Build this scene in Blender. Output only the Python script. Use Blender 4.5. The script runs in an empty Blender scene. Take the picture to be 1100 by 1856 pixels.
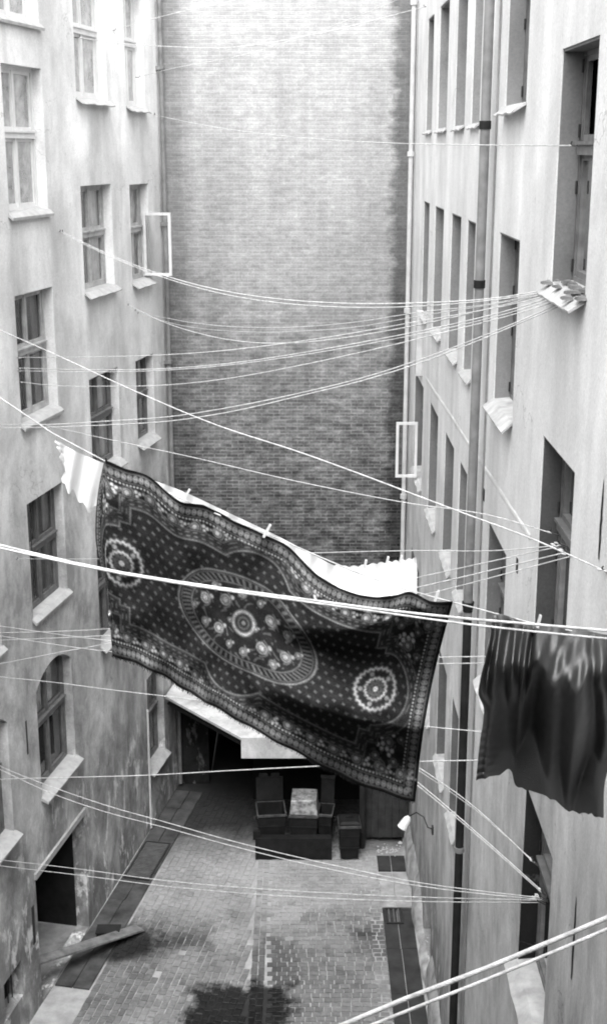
import bpy, math, random
import numpy as np
from mathutils import Vector, Matrix
random.seed(7)
rng = np.random.default_rng(7)
C = bpy.context.scene.collection
FPX, CU, CV, CAMZ, PITCH = 2361.0, 550.0, 928.0, 15.0, math.atan((928 - 270) / 2361.0)
SP, CP = math.sin(PITCH), math.cos(PITCH)

# ------------------------------------------------------------------ survey helpers: a sight line from the window the picture was taken from
def ray(u, v):
    x = (u - CU) / FPX; y = -(v - CV) / FPX
    return Vector((x, CP + y * SP, -SP + y * CP))
EYE = Vector((0, 0, CAMZ))
def at_y(u, v, y):
    r = ray(u, v); return EYE + r * (y / r.y)
def at_z(u, v, z=0.0):
    r = ray(u, v); return EYE + r * ((z - CAMZ) / r.z)
def on_plane(u, v, p, n):
    r = ray(u, v); return EYE + r * ((p - EYE).dot(n) / r.dot(n))

# ------------------------------------------------------------------ the two facades' own axes
XR = 2.37                                     # right facade: the plane x = XR
LP0 = Vector((-4.216, 23.159, 0.0))           # left facade: a point at its foot
TH = math.radians(11.32)
LD = Vector((math.sin(TH), math.cos(TH), 0)); LN = Vector((math.cos(TH), -math.sin(TH), 0))
def FL(a, z, o=0.0): return LP0 + LD * a + LN * o + Vector((0, 0, z))
def FR(a, z, o=0.0): return Vector((XR - o, a, z))
def FB(a, z, o=0.0): return Vector((a, 29.0 - o, z))
def left_pt(u, v): return on_plane(u, v, LP0, LN)
def right_pt(u, v): return on_plane(u, v, Vector((XR, 0, 0)), Vector((1, 0, 0)))

# ------------------------------------------------------------------ mesh builder
class MB:
    def __init__(s): s.v = []; s.f = []; s.sm = []
    def add(s, vs, fs, smooth=False):
        b = len(s.v); s.v += [tuple(p) for p in vs]
        s.f += [tuple(b + i for i in f) for f in fs]; s.sm += [smooth] * len(fs); return s
    def quad(s, a, b, c, d): return s.add([a, b, c, d], [(0, 1, 2, 3)])
    def hexa(s, p): # 8 corners: bottom 4 then top 4
        return s.add(p, [(3, 2, 1, 0), (4, 5, 6, 7), (0, 1, 5, 4), (1, 2, 6, 5), (2, 3, 7, 6), (3, 0, 4, 7)])
    def fbox(s, F, a0, a1, z0, z1, o0, o1):
        return s.hexa([F(a0, z0, o0), F(a1, z0, o0), F(a1, z0, o1), F(a0, z0, o1), F(a0, z1, o0), F(a1, z1, o0), F(a1, z1, o1), F(a0, z1, o1)])
    def box(s, x0, x1, y0, y1, z0, z1):
        return s.hexa([(x0, y0, z0), (x1, y0, z0), (x1, y1, z0), (x0, y1, z0), (x0, y0, z1), (x1, y0, z1), (x1, y1, z1), (x0, y1, z1)])
    def tube(s, pts, r, n=8, cap=True):
        pts = [Vector(p) for p in pts]; rs = r if isinstance(r, (list, tuple)) else [r] * len(pts)
        vs = []; N = len(pts)
        prev = None
        for i, p in enumerate(pts):
            t = (pts[min(i + 1, N - 1)] - pts[max(i - 1, 0)]).normalized()
            ref = prev if prev is not None else (Vector((0, 0, 1)) if abs(t.z) < .9 else Vector((1, 0, 0)))
            e1 = (ref - t * ref.dot(t)).normalized(); e2 = t.cross(e1); prev = e1
            for k in range(n):
                a = 2 * math.pi * k / n
                vs.append(p + (e1 * math.cos(a) + e2 * math.sin(a)) * rs[i])
        fs = [(i * n + k, i * n + (k + 1) % n, (i + 1) * n + (k + 1) % n, (i + 1) * n + k) for i in range(N - 1) for k in range(n)]
        s.add(vs, fs, True)
        if cap:
            s.add(vs[:n], [tuple(range(n))[::-1]]); s.add(vs[-n:], [tuple(range(n))])
        return s
    def build(s, name, m, parent=None, bevel=0):
        me = bpy.data.meshes.new(name); me.from_pydata(s.v, [], s.f); me.update()
        me.polygons.foreach_set('use_smooth', s.sm)
        o = bpy.data.objects.new(name, me); C.objects.link(o)
        if m is not None: me.materials.append(m)
        if parent is not None: child(o, parent)
        if bevel:
            b = o.modifiers.new('bevel', 'BEVEL'); b.width = bevel; b.segments = 2; b.limit_method = 'ANGLE'
        return o
def child(o, parent):
    o.parent = parent
    o.matrix_parent_inverse = Matrix.Translation(-world_loc(parent))
def world_loc(o):
    p = Vector(o.location)
    return p if o.parent is None else Vector((0, 0, 0)) if o.type == 'MESH' else p + world_loc(o.parent)
def tag(o, label, cat, group=None, kind=None):
    o['label'] = label; o['category'] = cat
    if group: o['group'] = group
    if kind: o['kind'] = kind
    return o
def thing(name, label, cat, loc=(0, 0, 0), group=None):
    o = bpy.data.objects.new(name, None); C.objects.link(o); o.location = loc; o.empty_display_size = .2
    return tag(o, label, cat, group)
def struct(o): o['kind'] = 'structure'; return o

# ------------------------------------------------------------------ materials (the photograph is black and white: everything is a grey)
class NT:
    def __init__(s, name):
        s.m = bpy.data.materials.new(name); s.m.use_nodes = True; s.t = s.m.node_tree
        s.b = s.t.nodes['Principled BSDF']; s.pos = None
    def n(s, t, **k):
        d = s.t.nodes.new(t)
        for a, b in k.items(): setattr(d, a, b)
        return d
    def l(s, a, b): s.t.links.new(a, b)
    def P(s):
        if s.pos is None: s.pos = s.n('ShaderNodeNewGeometry').outputs['Position']
        return s.pos
    def xyz(s):
        d = s.n('ShaderNodeSeparateXYZ'); s.l(s.P(), d.inputs[0]); return d.outputs
    def math(s, op, a, b=None, clamp=False):
        d = s.n('ShaderNodeMath', operation=op, use_clamp=clamp)
        for i, x in enumerate((a, b)):
            if x is None: continue
            if isinstance(x, (int, float)): d.inputs[i].default_value = x
            else: s.l(x, d.inputs[i])
        return d.outputs[0]
    def scaled(s, sc):
        d = s.n('ShaderNodeMapping'); d.inputs['Scale'].default_value = sc; s.l(s.P(), d.inputs[0]); return d.outputs[0]
    def noise(s, scale, detail=4, rough=.55, vec=None, dist=0):
        d = s.n('ShaderNodeTexNoise'); d.inputs['Scale'].default_value = scale; d.inputs['Detail'].default_value = detail
        d.inputs['Roughness'].default_value = rough; d.inputs['Distortion'].default_value = dist
        s.l(vec if vec is not None else s.P(), d.inputs['Vector']); return d.outputs[0]
    def rng(s, x, a, b, c, d, smooth=False):
        m = s.n('ShaderNodeMapRange', clamp=True)
        if smooth: m.interpolation_type = 'SMOOTHSTEP'
        s.l(x, m.inputs[0])
        for i, q in enumerate((a, b, c, d)): m.inputs[i + 1].default_value = q
        return m.outputs[0]
    def ramp(s, x, lo, hi, stops):
        f = s.rng(x, lo, hi, 0, 1); r = s.n('ShaderNodeValToRGB'); s.l(f, r.inputs[0])
        e = r.color_ramp.elements
        while len(e) < len(stops): e.new(.5)
        for q, (p, val) in zip(e, stops): q.position = (p - lo) / (hi - lo); q.color = (val, val, val, 1)
        return r.outputs[0]
    def mix(s, f, a, b):
        d = s.n('ShaderNodeMix', data_type='FLOAT')
        for i, x in zip((0, 2, 3), (f, a, b)):
            if isinstance(x, (int, float)): d.inputs[i].default_value = x
            else: s.l(x, d.inputs[i])
        return d.outputs[0]
    def out(s, col, rough=.85, bump=None, strength=.3, dist=.02, spec=.3):
        if isinstance(col, (int, float)): s.b.inputs['Base Color'].default_value = (col, col, col, 1)
        else: s.l(col, s.b.inputs['Base Color'])
        if isinstance(rough, (int, float)): s.b.inputs['Roughness'].default_value = rough
        else: s.l(rough, s.b.inputs['Roughness'])
        s.b.inputs['Specular IOR Level'].default_value = spec
        if bump is not None:
            d = s.n('ShaderNodeBump'); d.inputs['Strength'].default_value = strength; d.inputs['Distance'].default_value = dist
            s.l(bump, d.inputs['Height']); s.l(d.outputs[0], s.b.inputs['Normal'])
        return s.m

def plain(name, col, rough=.7, var=.25, scale=6, spec=.3, metal=0, bump=.15):
    t = NT(name)
    c = t.math('MULTIPLY', col, t.rng(t.noise(scale, 6, .6), .3, .7, 1 - var, 1 + var))
    m = t.out(c, rough, t.noise(scale * 6, 3), bump, .01, spec)
    t.b.inputs['Metallic'].default_value = metal
    return m
def plaster(name, stops, streak=.2, patch=.2, dirt_top=5.0, dirt=.5, peel_hi=.5, near_grime=0, blotch=.5):
    t = NT(name); x, y, z = t.xyz()
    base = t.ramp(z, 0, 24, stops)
    f1 = t.rng(t.noise(.45, 7, .6), .32, .68, 1 - patch, 1 + patch * .3)
    st = t.noise(1.0, 4, .55, t.scaled((1.3, 1.3, .25)), .4)
    f2 = t.rng(st, .35, .68, 1 + streak * .3, 1 - streak)
    f3 = t.rng(t.noise(30, 5, .85), .3, .7, .82, 1.16)
    c = t.math('MULTIPLY', t.math('MULTIPLY', base, f1), t.math('MULTIPLY', f2, f3))
    bl = t.rng(t.noise(.8, 10, .72, t.scaled((1, 1, .7)), .25), .38, .62, .50, 1.22)
    c = t.math('MULTIPLY', c, t.mix(t.rng(z, dirt_top + 1, dirt_top + 5, blotch, blotch * .35), 1.0, bl))
    hair = t.n('ShaderNodeTexVoronoi', feature='DISTANCE_TO_EDGE'); hair.inputs['Scale'].default_value = .55
    wv = t.n('ShaderNodeVectorMath', operation='ADD'); nz = t.n('ShaderNodeTexNoise'); nz.inputs['Scale'].default_value = 2.2; nz.inputs['Detail'].default_value = 6; t.l(t.P(), nz.inputs['Vector'])
    t.l(t.P(), wv.inputs[0]); t.l(nz.outputs['Color'], wv.inputs[1]); t.l(wv.outputs[0], hair.inputs['Vector'])
    cr = t.math('MULTIPLY', t.rng(hair.outputs['Distance'], 0, .006, 1, 0), t.rng(t.noise(.6, 3), .52, .6, 0, .55))
    c = t.mix(cr, c, .12)
    # grime and flaking that get worse towards the foot of the wall
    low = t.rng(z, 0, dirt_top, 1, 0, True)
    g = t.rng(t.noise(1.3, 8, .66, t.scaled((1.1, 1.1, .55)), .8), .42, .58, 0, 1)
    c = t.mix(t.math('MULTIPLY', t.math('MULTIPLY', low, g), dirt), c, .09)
    pe = t.rng(t.noise(1.7, 9, .7, t.scaled((1.5, 1.5, .7)), .3), .55, .62, 0, 1)
    c = t.mix(t.math('MULTIPLY', t.math('MULTIPLY', low, pe), .8), c, peel_hi)
    if near_grime:
        ng = t.math('MULTIPLY', t.rng(y, 10.5, 16, 1, 0, True), t.rng(z, 7.5, 11.5, 1, 0, True))
        gn = t.rng(t.noise(1.0, 8, .68, t.scaled((2.4, 2.4, .55))), .36, .62, .35, 1)
        c = t.mix(t.math('MULTIPLY', ng, gn), c, t.math('MULTIPLY', c, near_grime))
    spots = t.rng(t.noise(5.5, 3, .5), .70, .74, 0, .25)
    c = t.mix(spots, c, .25)
    h = t.math('ADD', t.noise(7, 8, .6), t.math('MULTIPLY', pe, .3))
    return t.out(c, .92, h, .25, .03, .15)

M_LEFT = plaster('left_plaster', [(0, .56), (4, .55), (7.5, .64), (11, .74), (14.5, .80), (24, .86)], .22, .22, 6.5, .66, .90, 0, 1.0)  # paler with height: upper haze put into the colour, dirtier plaster below
M_RIGHT = plaster('right_plaster', [(0, .42), (3, .56), (7, .70), (11, .73), (15, .74), (24, .76)], .14, .14, 5.0, .55, .62, .50, .8)  # likewise paler upward, haze toned into the plaster over real dirt

def brick_mat():
    t = NT('old_brick'); x, y, z = t.xyz()
    wob = t.math('MULTIPLY', t.math('SUBTRACT', t.noise(1.2, 3), .5), .035)
    cv = t.n('ShaderNodeCombineXYZ'); t.l(x, cv.inputs[0]); t.l(t.math('ADD', z, wob), cv.inputs[1])
    b = t.n('ShaderNodeTexBrick'); t.l(cv.outputs[0], b.inputs['Vector'])
    for k, v in (('Scale', 1), ('Mortar Size', .011), ('Mortar Smooth', .25), ('Brick Width', .27), ('Row Height', .079), ('Bias', -.15)): b.inputs[k].default_value = v
    b.inputs['Color1'].default_value = (.62, .62, .62, 1); b.inputs['Color2'].default_value = (1.15, 1.15, 1.15, 1); b.inputs['Mortar'].default_value = (1.3, 1.3, 1.3, 1)
    # every brick its own burn
    row = t.math('FLOOR', t.math('DIVIDE', t.math('ADD', z, wob), .079)); par = t.math('MULTIPLY', t.math('MODULO', t.math('ABSOLUTE', row), 2.0), .5)
    cell = t.math('FLOOR', t.math('ADD', t.math('DIVIDE', x, .27), par)); c2 = t.n('ShaderNodeCombineXYZ'); t.l(cell, c2.inputs[0]); t.l(row, c2.inputs[1])
    wn = t.n('ShaderNodeTexWhiteNoise', noise_dimensions='2D'); t.l(c2.outputs[0], wn.inputs['Vector'])
    burn = t.rng(wn.outputs['Value'], 0, 1, .62, 1.34)
    sx = t.noise(.55, 6, .6, t.scaled((1.2, 1, .8)))
    zz = t.math('ADD', z, t.math('MULTIPLY', t.math('SUBTRACT', sx, .5), 4.5))
    base = t.ramp(zz, 3, 20, [(3, .065), (6, .080), (8, .118), (10, .175), (12.5, .26), (15, .31), (20, .35)])  # dirtier brick below, upper haze put into the paler tones
    # bond fades higher up: veiling haze put into the colour
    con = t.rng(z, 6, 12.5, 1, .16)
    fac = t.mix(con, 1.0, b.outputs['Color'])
    streak = t.rng(t.noise(1.0, 6, .6, t.scaled((1.6, 1, .12))), .35, .66, 1.1, .86)
    mott = t.mix(con, 1.0, t.rng(t.noise(3.2, 8, .75, t.scaled((1, 1, 1.7))), .36, .64, .42, 1.7))
    mott = t.math('MULTIPLY', mott, t.rng(t.noise(30, 3, .75), .3, .7, .86, 1.14))
    hb = t.noise(1.0, 5, .6, t.scaled((.9, 1, 4.5)))
    band = t.mix(con, t.rng(hb, .35, .65, .95, 1.03), t.rng(hb, .38, .62, .82, 1.14))
    c = t.math('MULTIPLY', t.math('MULTIPLY', base, fac), t.math('MULTIPLY', t.math('MULTIPLY', streak, mott), band))
    c = t.math('MULTIPLY', c, t.mix(con, 1.0, t.mix(b.outputs['Fac'], burn, 1.15)))
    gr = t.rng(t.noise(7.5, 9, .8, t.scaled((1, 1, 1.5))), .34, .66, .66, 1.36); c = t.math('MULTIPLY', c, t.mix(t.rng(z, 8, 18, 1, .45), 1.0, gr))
    # sooty toothing beside the downpipe
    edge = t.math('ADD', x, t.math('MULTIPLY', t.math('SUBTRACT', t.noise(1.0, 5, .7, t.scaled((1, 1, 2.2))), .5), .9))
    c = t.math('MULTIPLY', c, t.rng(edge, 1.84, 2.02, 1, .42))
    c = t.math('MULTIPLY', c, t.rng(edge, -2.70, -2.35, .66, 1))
    h = t.math('SUBTRACT', t.math('MULTIPLY', t.noise(9, 5), .6), t.math('MULTIPLY', b.outputs['Fac'], .7))
    return t.out(c, .93, h, .5, .015, .1)
M_BRICK = brick_mat()

def wet(t, c):
    """a spilled, still wet patch on the yard near the picture's foot"""
    x, y, z = t.xyz()
    # trodden sand lying over the setts in drifts
    sand = t.math('MULTIPLY', t.rng(t.noise(.9, 9, .7), .46, .58, .05, .8), t.rng(y, 20.5, 23.2, .35, 1)); c = t.mix(sand, c, t.math('MULTIPLY', .30, t.rng(t.noise(9, 6, .7), .3, .7, .8, 1.15)))
    dx = t.math('DIVIDE', t.math('ADD', x, 1.15), .88); dy = t.math('DIVIDE', t.math('SUBTRACT', y, 19.8), 1.05)
    r = t.math('MAXIMUM', t.math('ABSOLUTE', dx), t.math('ABSOLUTE', dy))
    r = t.math('ADD', r, t.math('MULTIPLY', t.math('SUBTRACT', t.noise(1.6, 9, .72), .5), 1.9))
    w = t.rng(r, .94, 1.2, 1, 0)
    dark = t.rng(t.noise(.7, 6, .65), .4, .62, 0, .6)
    c = t.mix(dark, c, t.math('MULTIPLY', c, .55))
    # shadow under the plank, shade under the lean-to: both painted into the colour
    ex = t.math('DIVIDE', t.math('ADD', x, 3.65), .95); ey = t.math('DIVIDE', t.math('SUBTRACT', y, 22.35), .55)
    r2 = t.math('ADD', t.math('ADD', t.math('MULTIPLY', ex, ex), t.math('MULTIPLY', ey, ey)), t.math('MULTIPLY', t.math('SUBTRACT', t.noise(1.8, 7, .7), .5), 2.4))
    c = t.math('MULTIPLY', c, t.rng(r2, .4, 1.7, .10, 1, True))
    lean_shade = t.math('ADD', y, t.math('MULTIPLY', t.math('SUBTRACT', t.noise(.9, 7, .7), .5), 2.2))
    c = t.math('MULTIPLY', c, t.rng(lean_shade, 24.9, 27.2, 1, .10, True))
    return t.mix(w, c, t.math('MULTIPLY', c, .09)), t.mix(w, .9, .35)
def cobble_mat():
    t = NT('granite_setts'); a = t.n('ShaderNodeVertexColor', layer_name='tone'); s = t.n('ShaderNodeSeparateColor'); t.l(a.outputs[0], s.inputs[0])
    c = t.math('MULTIPLY', s.outputs[0], t.rng(t.noise(14, 5, .6), .3, .7, .75, 1.2))
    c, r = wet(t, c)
    return t.out(c, r, t.noise(30, 4), .4, .01, .3)
def bed_mat():
    t = NT('sandy_bed'); c = t.math('MULTIPLY', .38, t.rng(t.noise(3, 8, .65), .3, .7, .65, 1.15))
    c = t.math('MULTIPLY', c, t.rng(t.xyz()[1], 15.5, 18.0, .14, 1))     # unseen near yard, darkened to cut light bounced upward
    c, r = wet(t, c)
    return t.out(c, r, t.noise(40, 5), .5, .01, .2)
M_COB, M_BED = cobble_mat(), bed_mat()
M_SLAB = plain('dark_slab', .030, .7, .45, 3)
M_CONC = plain('worn_concrete', .26, .9, .4, 3)
M_IRON = plain('cast_iron', .025, .5, .3, 8)
M_DARK = plain('unlit_room', .006, .9, .2)
M_GLOOM = plain('gloomy_wall', .018, .95, .6, 2)  # near black: deep shade put into the colour
M_FRAME_L = plain('grey_window_paint', .36, .6, .3, 5)
M_FRAME_D = plain('worn_window_paint', .13, .6, .4, 5)
M_FRAME_W = plain('white_window_paint', .62, .5, .1, 5)
M_FRAME_R = plain('weathered_oil_paint', .14, .6, .35, 5)
M_CASE_R = plaster('shaded_casing_paint', [(0, .14), (8, .17), (14, .26), (24, .34)], .2, .3, 1, 0)  # painted wood, darker downward: jamb shading put into the colour
M_CASE_A = plaster('deep_shaded_casing_paint', [(0, .01), (6.5, .014), (9.5, .05), (12, .10), (15, .22), (24, .3)], .2, .3, 1, 0)  # near column: jamb shade painted in deeper still towards the bottom
M_SILL = plain('lime_washed_sill', .35, .85, .18, 6)
M_SILL_M = plain('sheet_metal_sill', .36, .6, .3, 5, .3)
M_PIPE_D = plain('tarred_pipe', .016, .75, .4, 4, .15)
M_PIPE_G = plain('galvanised_pipe', .17, .45, .35, 4, .5)
M_PIPE_W = plain('whitewashed_pipe', .46, .7, .15, 4)
M_ROPE = plain('bleached_rope', .47, .95, .35, 16, .1, 0, .6)
M_ROPE_G = plain('grey_rope', .55, .9, .1, 20)
M_WOOD = plain('grey_timber', .16, .8, .45, 5)
M_PEG = plain('pale_peg_wood', .5, .7, .05, 8)
M_CURT = [plain('curtain_' + n, v, .9, .35, 2.2) for n, v in (('grey', .12), ('pale', .62), ('white', .80))]
M_BIN = plain('dull_bin_steel', .010, .6, .5, 5, .2)
M_BIN_L = plain('bare_galvanised_lid', .30, .42, .8, 9, .5, .4)
M_RIM = plain('worn_rim_steel', .05, .5, .7, 9, .4)
M_ROOF = plaster('roof_felt', [(0, .50), (24, .50)], .05, .22, 4, .45, .62, 0, 1.0)
M_LIME = plain('lime_rubble', .34, .95, .2, 9)

def glass_mat(name, tr, dim):
    t = NT(name); o = t.t.nodes['Material Output']
    tp = t.n('ShaderNodeBsdfTransparent'); tp.inputs[0].default_value = (dim, dim, dim, 1)
    gl = t.n('ShaderNodeBsdfGlossy'); gl.inputs['Roughness'].default_value = .03; gl.inputs[0].default_value = (.9, .9, .9, 1)
    bp = t.n('ShaderNodeBump'); bp.inputs['Strength'].default_value = .05; bp.inputs['Distance'].default_value = .05
    t.l(t.noise(2.5, 2), bp.inputs['Height']); t.l(bp.outputs[0], gl.inputs['Normal'])
    di = t.n('ShaderNodeBsdfDiffuse'); di.inputs[0].default_value = (.62, .62, .62, 1)
    fr = t.n('ShaderNodeFresnel'); fr.inputs[0].default_value = 1.5
    m1 = t.n('ShaderNodeMixShader'); t.l(t.rng(t.noise(3, 6, .65), .3, .75, tr * .4, tr * 1.6), m1.inputs[0]); t.l(tp.outputs[0], m1.inputs[1]); t.l(di.outputs[0], m1.inputs[2])
    m2 = t.n('ShaderNodeMixShader'); t.l(fr.outputs[0], m2.inputs[0]); t.l(m1.outputs[0], m2.inputs[1]); t.l(gl.outputs[0], m2.inputs[2])
    t.l(m2.outputs[0], o.inputs[0]); return t.m
M_GLASS = glass_mat('dusty_glass', .07, .95); M_GLASS_H = glass_mat('haze_tinted_glass', .22, .97); M_GLASS_T = glass_mat('washed_out_glass', .55, .97)  # milkier panes for upper windows: veiling haze put into the glass

# ------------------------------------------------------------------ walls with openings
def wall(F, a0, a1, z0, z1, ops, name, m, parent, rev=.2, arches=()):
    """a facade sheet with rectangular openings and their plastered reveals; arches: {index: rise}"""
    b = MB()
    As = sorted({a0, a1} | {q for o in ops for q in o[:2]}); Zs = sorted({z0, z1} | {q for o in ops for q in o[2:4]})
    As = [a for a in As if a0 <= a <= a1]; Zs = [z for z in Zs if z0 <= z <= z1]
    for i in range(len(As) - 1):
        for j in range(len(Zs) - 1):
            am, zm = (As[i] + As[i + 1]) / 2, (Zs[j] + Zs[j + 1]) / 2
            if any(o[0] < am < o[1] and o[2] < zm < o[3] for o in ops): continue
            b.quad(F(As[i], Zs[j]), F(As[i + 1], Zs[j]), F(As[i + 1], Zs[j + 1]), F(As[i], Zs[j + 1]))
    for k, o in enumerate(ops):
        p, q, r, s = o[:4]
        if k in arches:
            rise = arches[k]; n = 14; w = (q - p) / 2; R = (w * w + rise * rise) / (2 * rise)
            pts = []
            for i in range(n + 1):
                a = p + (q - p) * i / n
                pts.append((a, s - rise + math.sqrt(R * R - (a - (p + q) / 2) ** 2) - (R - rise)))
            for (aa, za), (ab, zb) in zip(pts, pts[1:]):
                if s - min(za, zb) > 1e-4: b.quad(F(aa, za), F(ab, zb), F(ab, s), F(aa, s))
                b.quad(F(aa, za), F(aa, za, -rev), F(ab, zb, -rev), F(ab, zb))
            top = s - rise
        else:
            top = s; b.quad(F(p, s), F(q, s), F(q, s, -rev), F(p, s, -rev))
        b.quad(F(p, r), F(p, top), F(p, top, -rev), F(p, r, -rev))
        b.quad(F(q, r), F(q, top), F(q, top, -rev), F(q, r, -rev))
        b.quad(F(p, r), F(q, r), F(q, r, -rev), F(p, r, -rev))
    # thickness at the ends and top
    b.quad(F(a0, z1), F(a1, z1), F(a1, z1, -.45), F(a0, z1, -.45))
    b.quad(F(a1, z0), F(a1, z1), F(a1, z1, -.45), F(a1, z0, -.45))
    return b.build(name, m, parent)

def window(F, bld, a0, a1, z0, z1, rec=.18, mf=None, curtain=None, casing=None, lights=2, tfrac=.6, sill='slab', gap=None, sill_m=None, hinge_far=False, cover=.9, out=.1, glass=None):
    """one casement window; returns its frame (the part), with panes, sill, curtain ... as sub-parts"""
    o0, o1 = -rec, -rec + .07; w = a1 - a0; zt = z0 + (z1 - z0) * tfrac; fw = .065
    f = MB()
    f.fbox(F, a0, a0 + fw, z0, z1, o0, o1); f.fbox(F, a1 - fw, a1, z0, z1, o0, o1)
    f.fbox(F, a0 + fw, a1 - fw, z0, z0 + fw * 1.1, o0, o1 + .004); f.fbox(F, a0 + fw, a1 - fw, z1 - fw, z1, o0, o1 - .004)
    f.fbox(F, a0 + fw, a1 - fw, zt - .045, zt + .045, o0, o1 + .035)
    f.fbox(F, a0 + fw, a1 - fw, zt + .045, zt + .075, o0, o1 + .06)
    n = lights
    xs = [a0 + fw + (w - 2 * fw) * i / n for i in range(n + 1)]
    for x in xs[1:-1]:
        f.fbox(F, x - .045, x + .045, z0 + fw, zt - .045, o0 + .004, o1 + .006); f.fbox(F, x - .04, x + .04, zt + .075, z1 - fw, o0 + .004, o1 + .002)
    for i in range(n):                               # sash rails
        for (lo, hi) in ((z0 + fw * 1.1, zt - .045), (zt + .075, z1 - fw)):
            p, q = xs[i] + .02, xs[i + 1] - .02
            f.fbox(F, p, p + .05, lo, hi, o0 + .012, o1 - .012); f.fbox(F, q - .05, q, lo, hi, o0 + .012, o1 - .012)
            f.fbox(F, p + .05, q - .05, lo, lo + .06, o0 + .015, o1 - .008); f.fbox(F, p + .05, q - .05, hi - .05, hi, o0 + .015, o1 - .015)
    win = f.build('window', mf or M_FRAME_L, bld)
    g = MB()
    for i in range(n):
        for k, (lo, hi) in enumerate(((z0 + .1, zt - .08), (zt + .1, z1 - .1))):
            if gap and (i, k) in gap: continue
            p, q = xs[i] + .05, xs[i + 1] - .05; oo = o0 + .03 + random.uniform(-.004, .004)
            g.quad(F(p, lo, oo), F(q, lo, oo), F(q, hi, oo + random.uniform(-.004, .004)), F(p, hi, oo))
    g.build('pane', glass or M_GLASS, win)
    r = MB(); d = -rec - .55                          # the unlit room behind
    r.quad(F(a0, z0, d), F(a1, z0, d), F(a1, z1, d), F(a0, z1, d))
    for a in (a0, a1): r.quad(F(a, z0, d), F(a, z1, d), F(a, z1, -rec), F(a, z0, -rec))
    for z in (z0, z1): r.quad(F(a0, z, d), F(a1, z, d), F(a1, z, -rec), F(a0, z, -rec))
    r.build('room', M_DARK, win)
    if curtain is not None:
        c = MB(); oc = -rec - .07
        for side in range(2):
            mid = (a0 + a1) / 2; ww = w / 2 * random.uniform(cover - .15, min(1, cover + .08))
            p, q = (a0, a0 + ww) if side == 0 else (a1 - ww, a1)
            N = 26; ph = random.random() * 6; vs = []
            for i in range(N + 1):
                a = p + (q - p) * i / N; o = oc + .035 * math.sin(i * 1.25 + ph) + .02 * math.sin(i * .53 + ph * 2)
                vs += [F(a, z0 + .04, o * 1.0), F(a, z1 - .04, o)]
            c.add(vs, [(2 * i, 2 * i + 2, 2 * i + 3, 2 * i + 1) for i in range(N)], True)
        c.build('curtain', M_CURT[curtain], win)
    if casing is not None:
        c = MB(); t = .025
        c.fbox(F, a0, a0 + t, z0, z1, o1 + .003, -.012); c.fbox(F, a1 - t, a1, z0, z1, o1 + .003, -.012)
        c.fbox(F, a0 + t, a1 - t, z1 - t, z1, o1 + .003, -.015)
        c.build('casing', casing, win)
    if hinge_far:                                    # hinge knuckles on the far jamb
        for q in (.08, .42, .66, .93):
            h = MB(); zc = z0 + (z1 - z0) * q; h.tube([F(a1 - .04, zc - .06, o1 + .014), F(a1 - .04, zc + .06, o1 + .014)], .011, 6)
            h.build('hinge', M_IRON, win)
    if sill:
        s = MB(); e = .05 if sill == 'slab' else .03; N = 9
        t = .045 if sill == 'slab' else .02; drop = .06 if sill == 'slab' else (.09 if out > .1 else .05)
        vs = []; ph = random.random() * 9
        for i in range(N + 1):
            a = a0 - e + (w + 2 * e) * i / N
            wob = 0 if sill == 'slab' else .009 * math.sin(i * 1.9 + ph)
            lip = out + wob
            za, zb = z0 + .0, z0 - drop + wob
            if i in (0, N): aa = a
            vs += [F(a, za - t, -.0 + .004), F(a, zb - t, lip), F(a, zb, lip + .004), F(a, za + .012, .004), ]
        fs = []
        for i in range(N):
            q = 4 * i
            fs += [(q + k, q + 4 + k, q + 4 + (k + 1) % 4, q + (k + 1) % 4) for k in range(4)]
        fs += [(0, 1, 2, 3), (4 * N + 3, 4 * N + 2, 4 * N + 1, 4 * N)]
        s.add(vs, fs)
        s.hexa([F(a0, z0 - .002, o1), F(a1, z0 - .002, o1), F(a1, z0 - .03, .004), F(a0, z0 - .03, .004), F(a0, z0 + .03, o1), F(a1, z0 + .03, o1), F(a1, z0 + .011, .004), F(a0, z0 + .011, .004)])
        s.build('sill', sill_m or M_SILL, win)
    return win

def open_casement(win, hinge, direc, width, z0, z1, m):
    """a sash swung out square to the wall"""
    def F(a, z, o): return Vector(hinge) + Vector(direc) * a + Vector((-direc[1], direc[0], 0)) * o + Vector((0, 0, z - hinge[2]))
    b = MB(); t = .055
    b.fbox(F, 0, t, z0, z1, -.02, .02); b.fbox(F, width - t, width, z0, z1, -.02, .02)
    b.fbox(F, t, width - t, z0, z0 + t, -.019, .019); b.fbox(F, t, width - t, z1 - t, z1, -.019, .019)
    o = b.build('open_sash', m, win)
    g = MB(); g.quad(F(t, z0 + t, 0), F(width - t, z0 + t, 0), F(width - t, z1 - t, 0), F(t, z1 - t, 0)); g.build('pane', M_GLASS, win)
    return o

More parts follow.
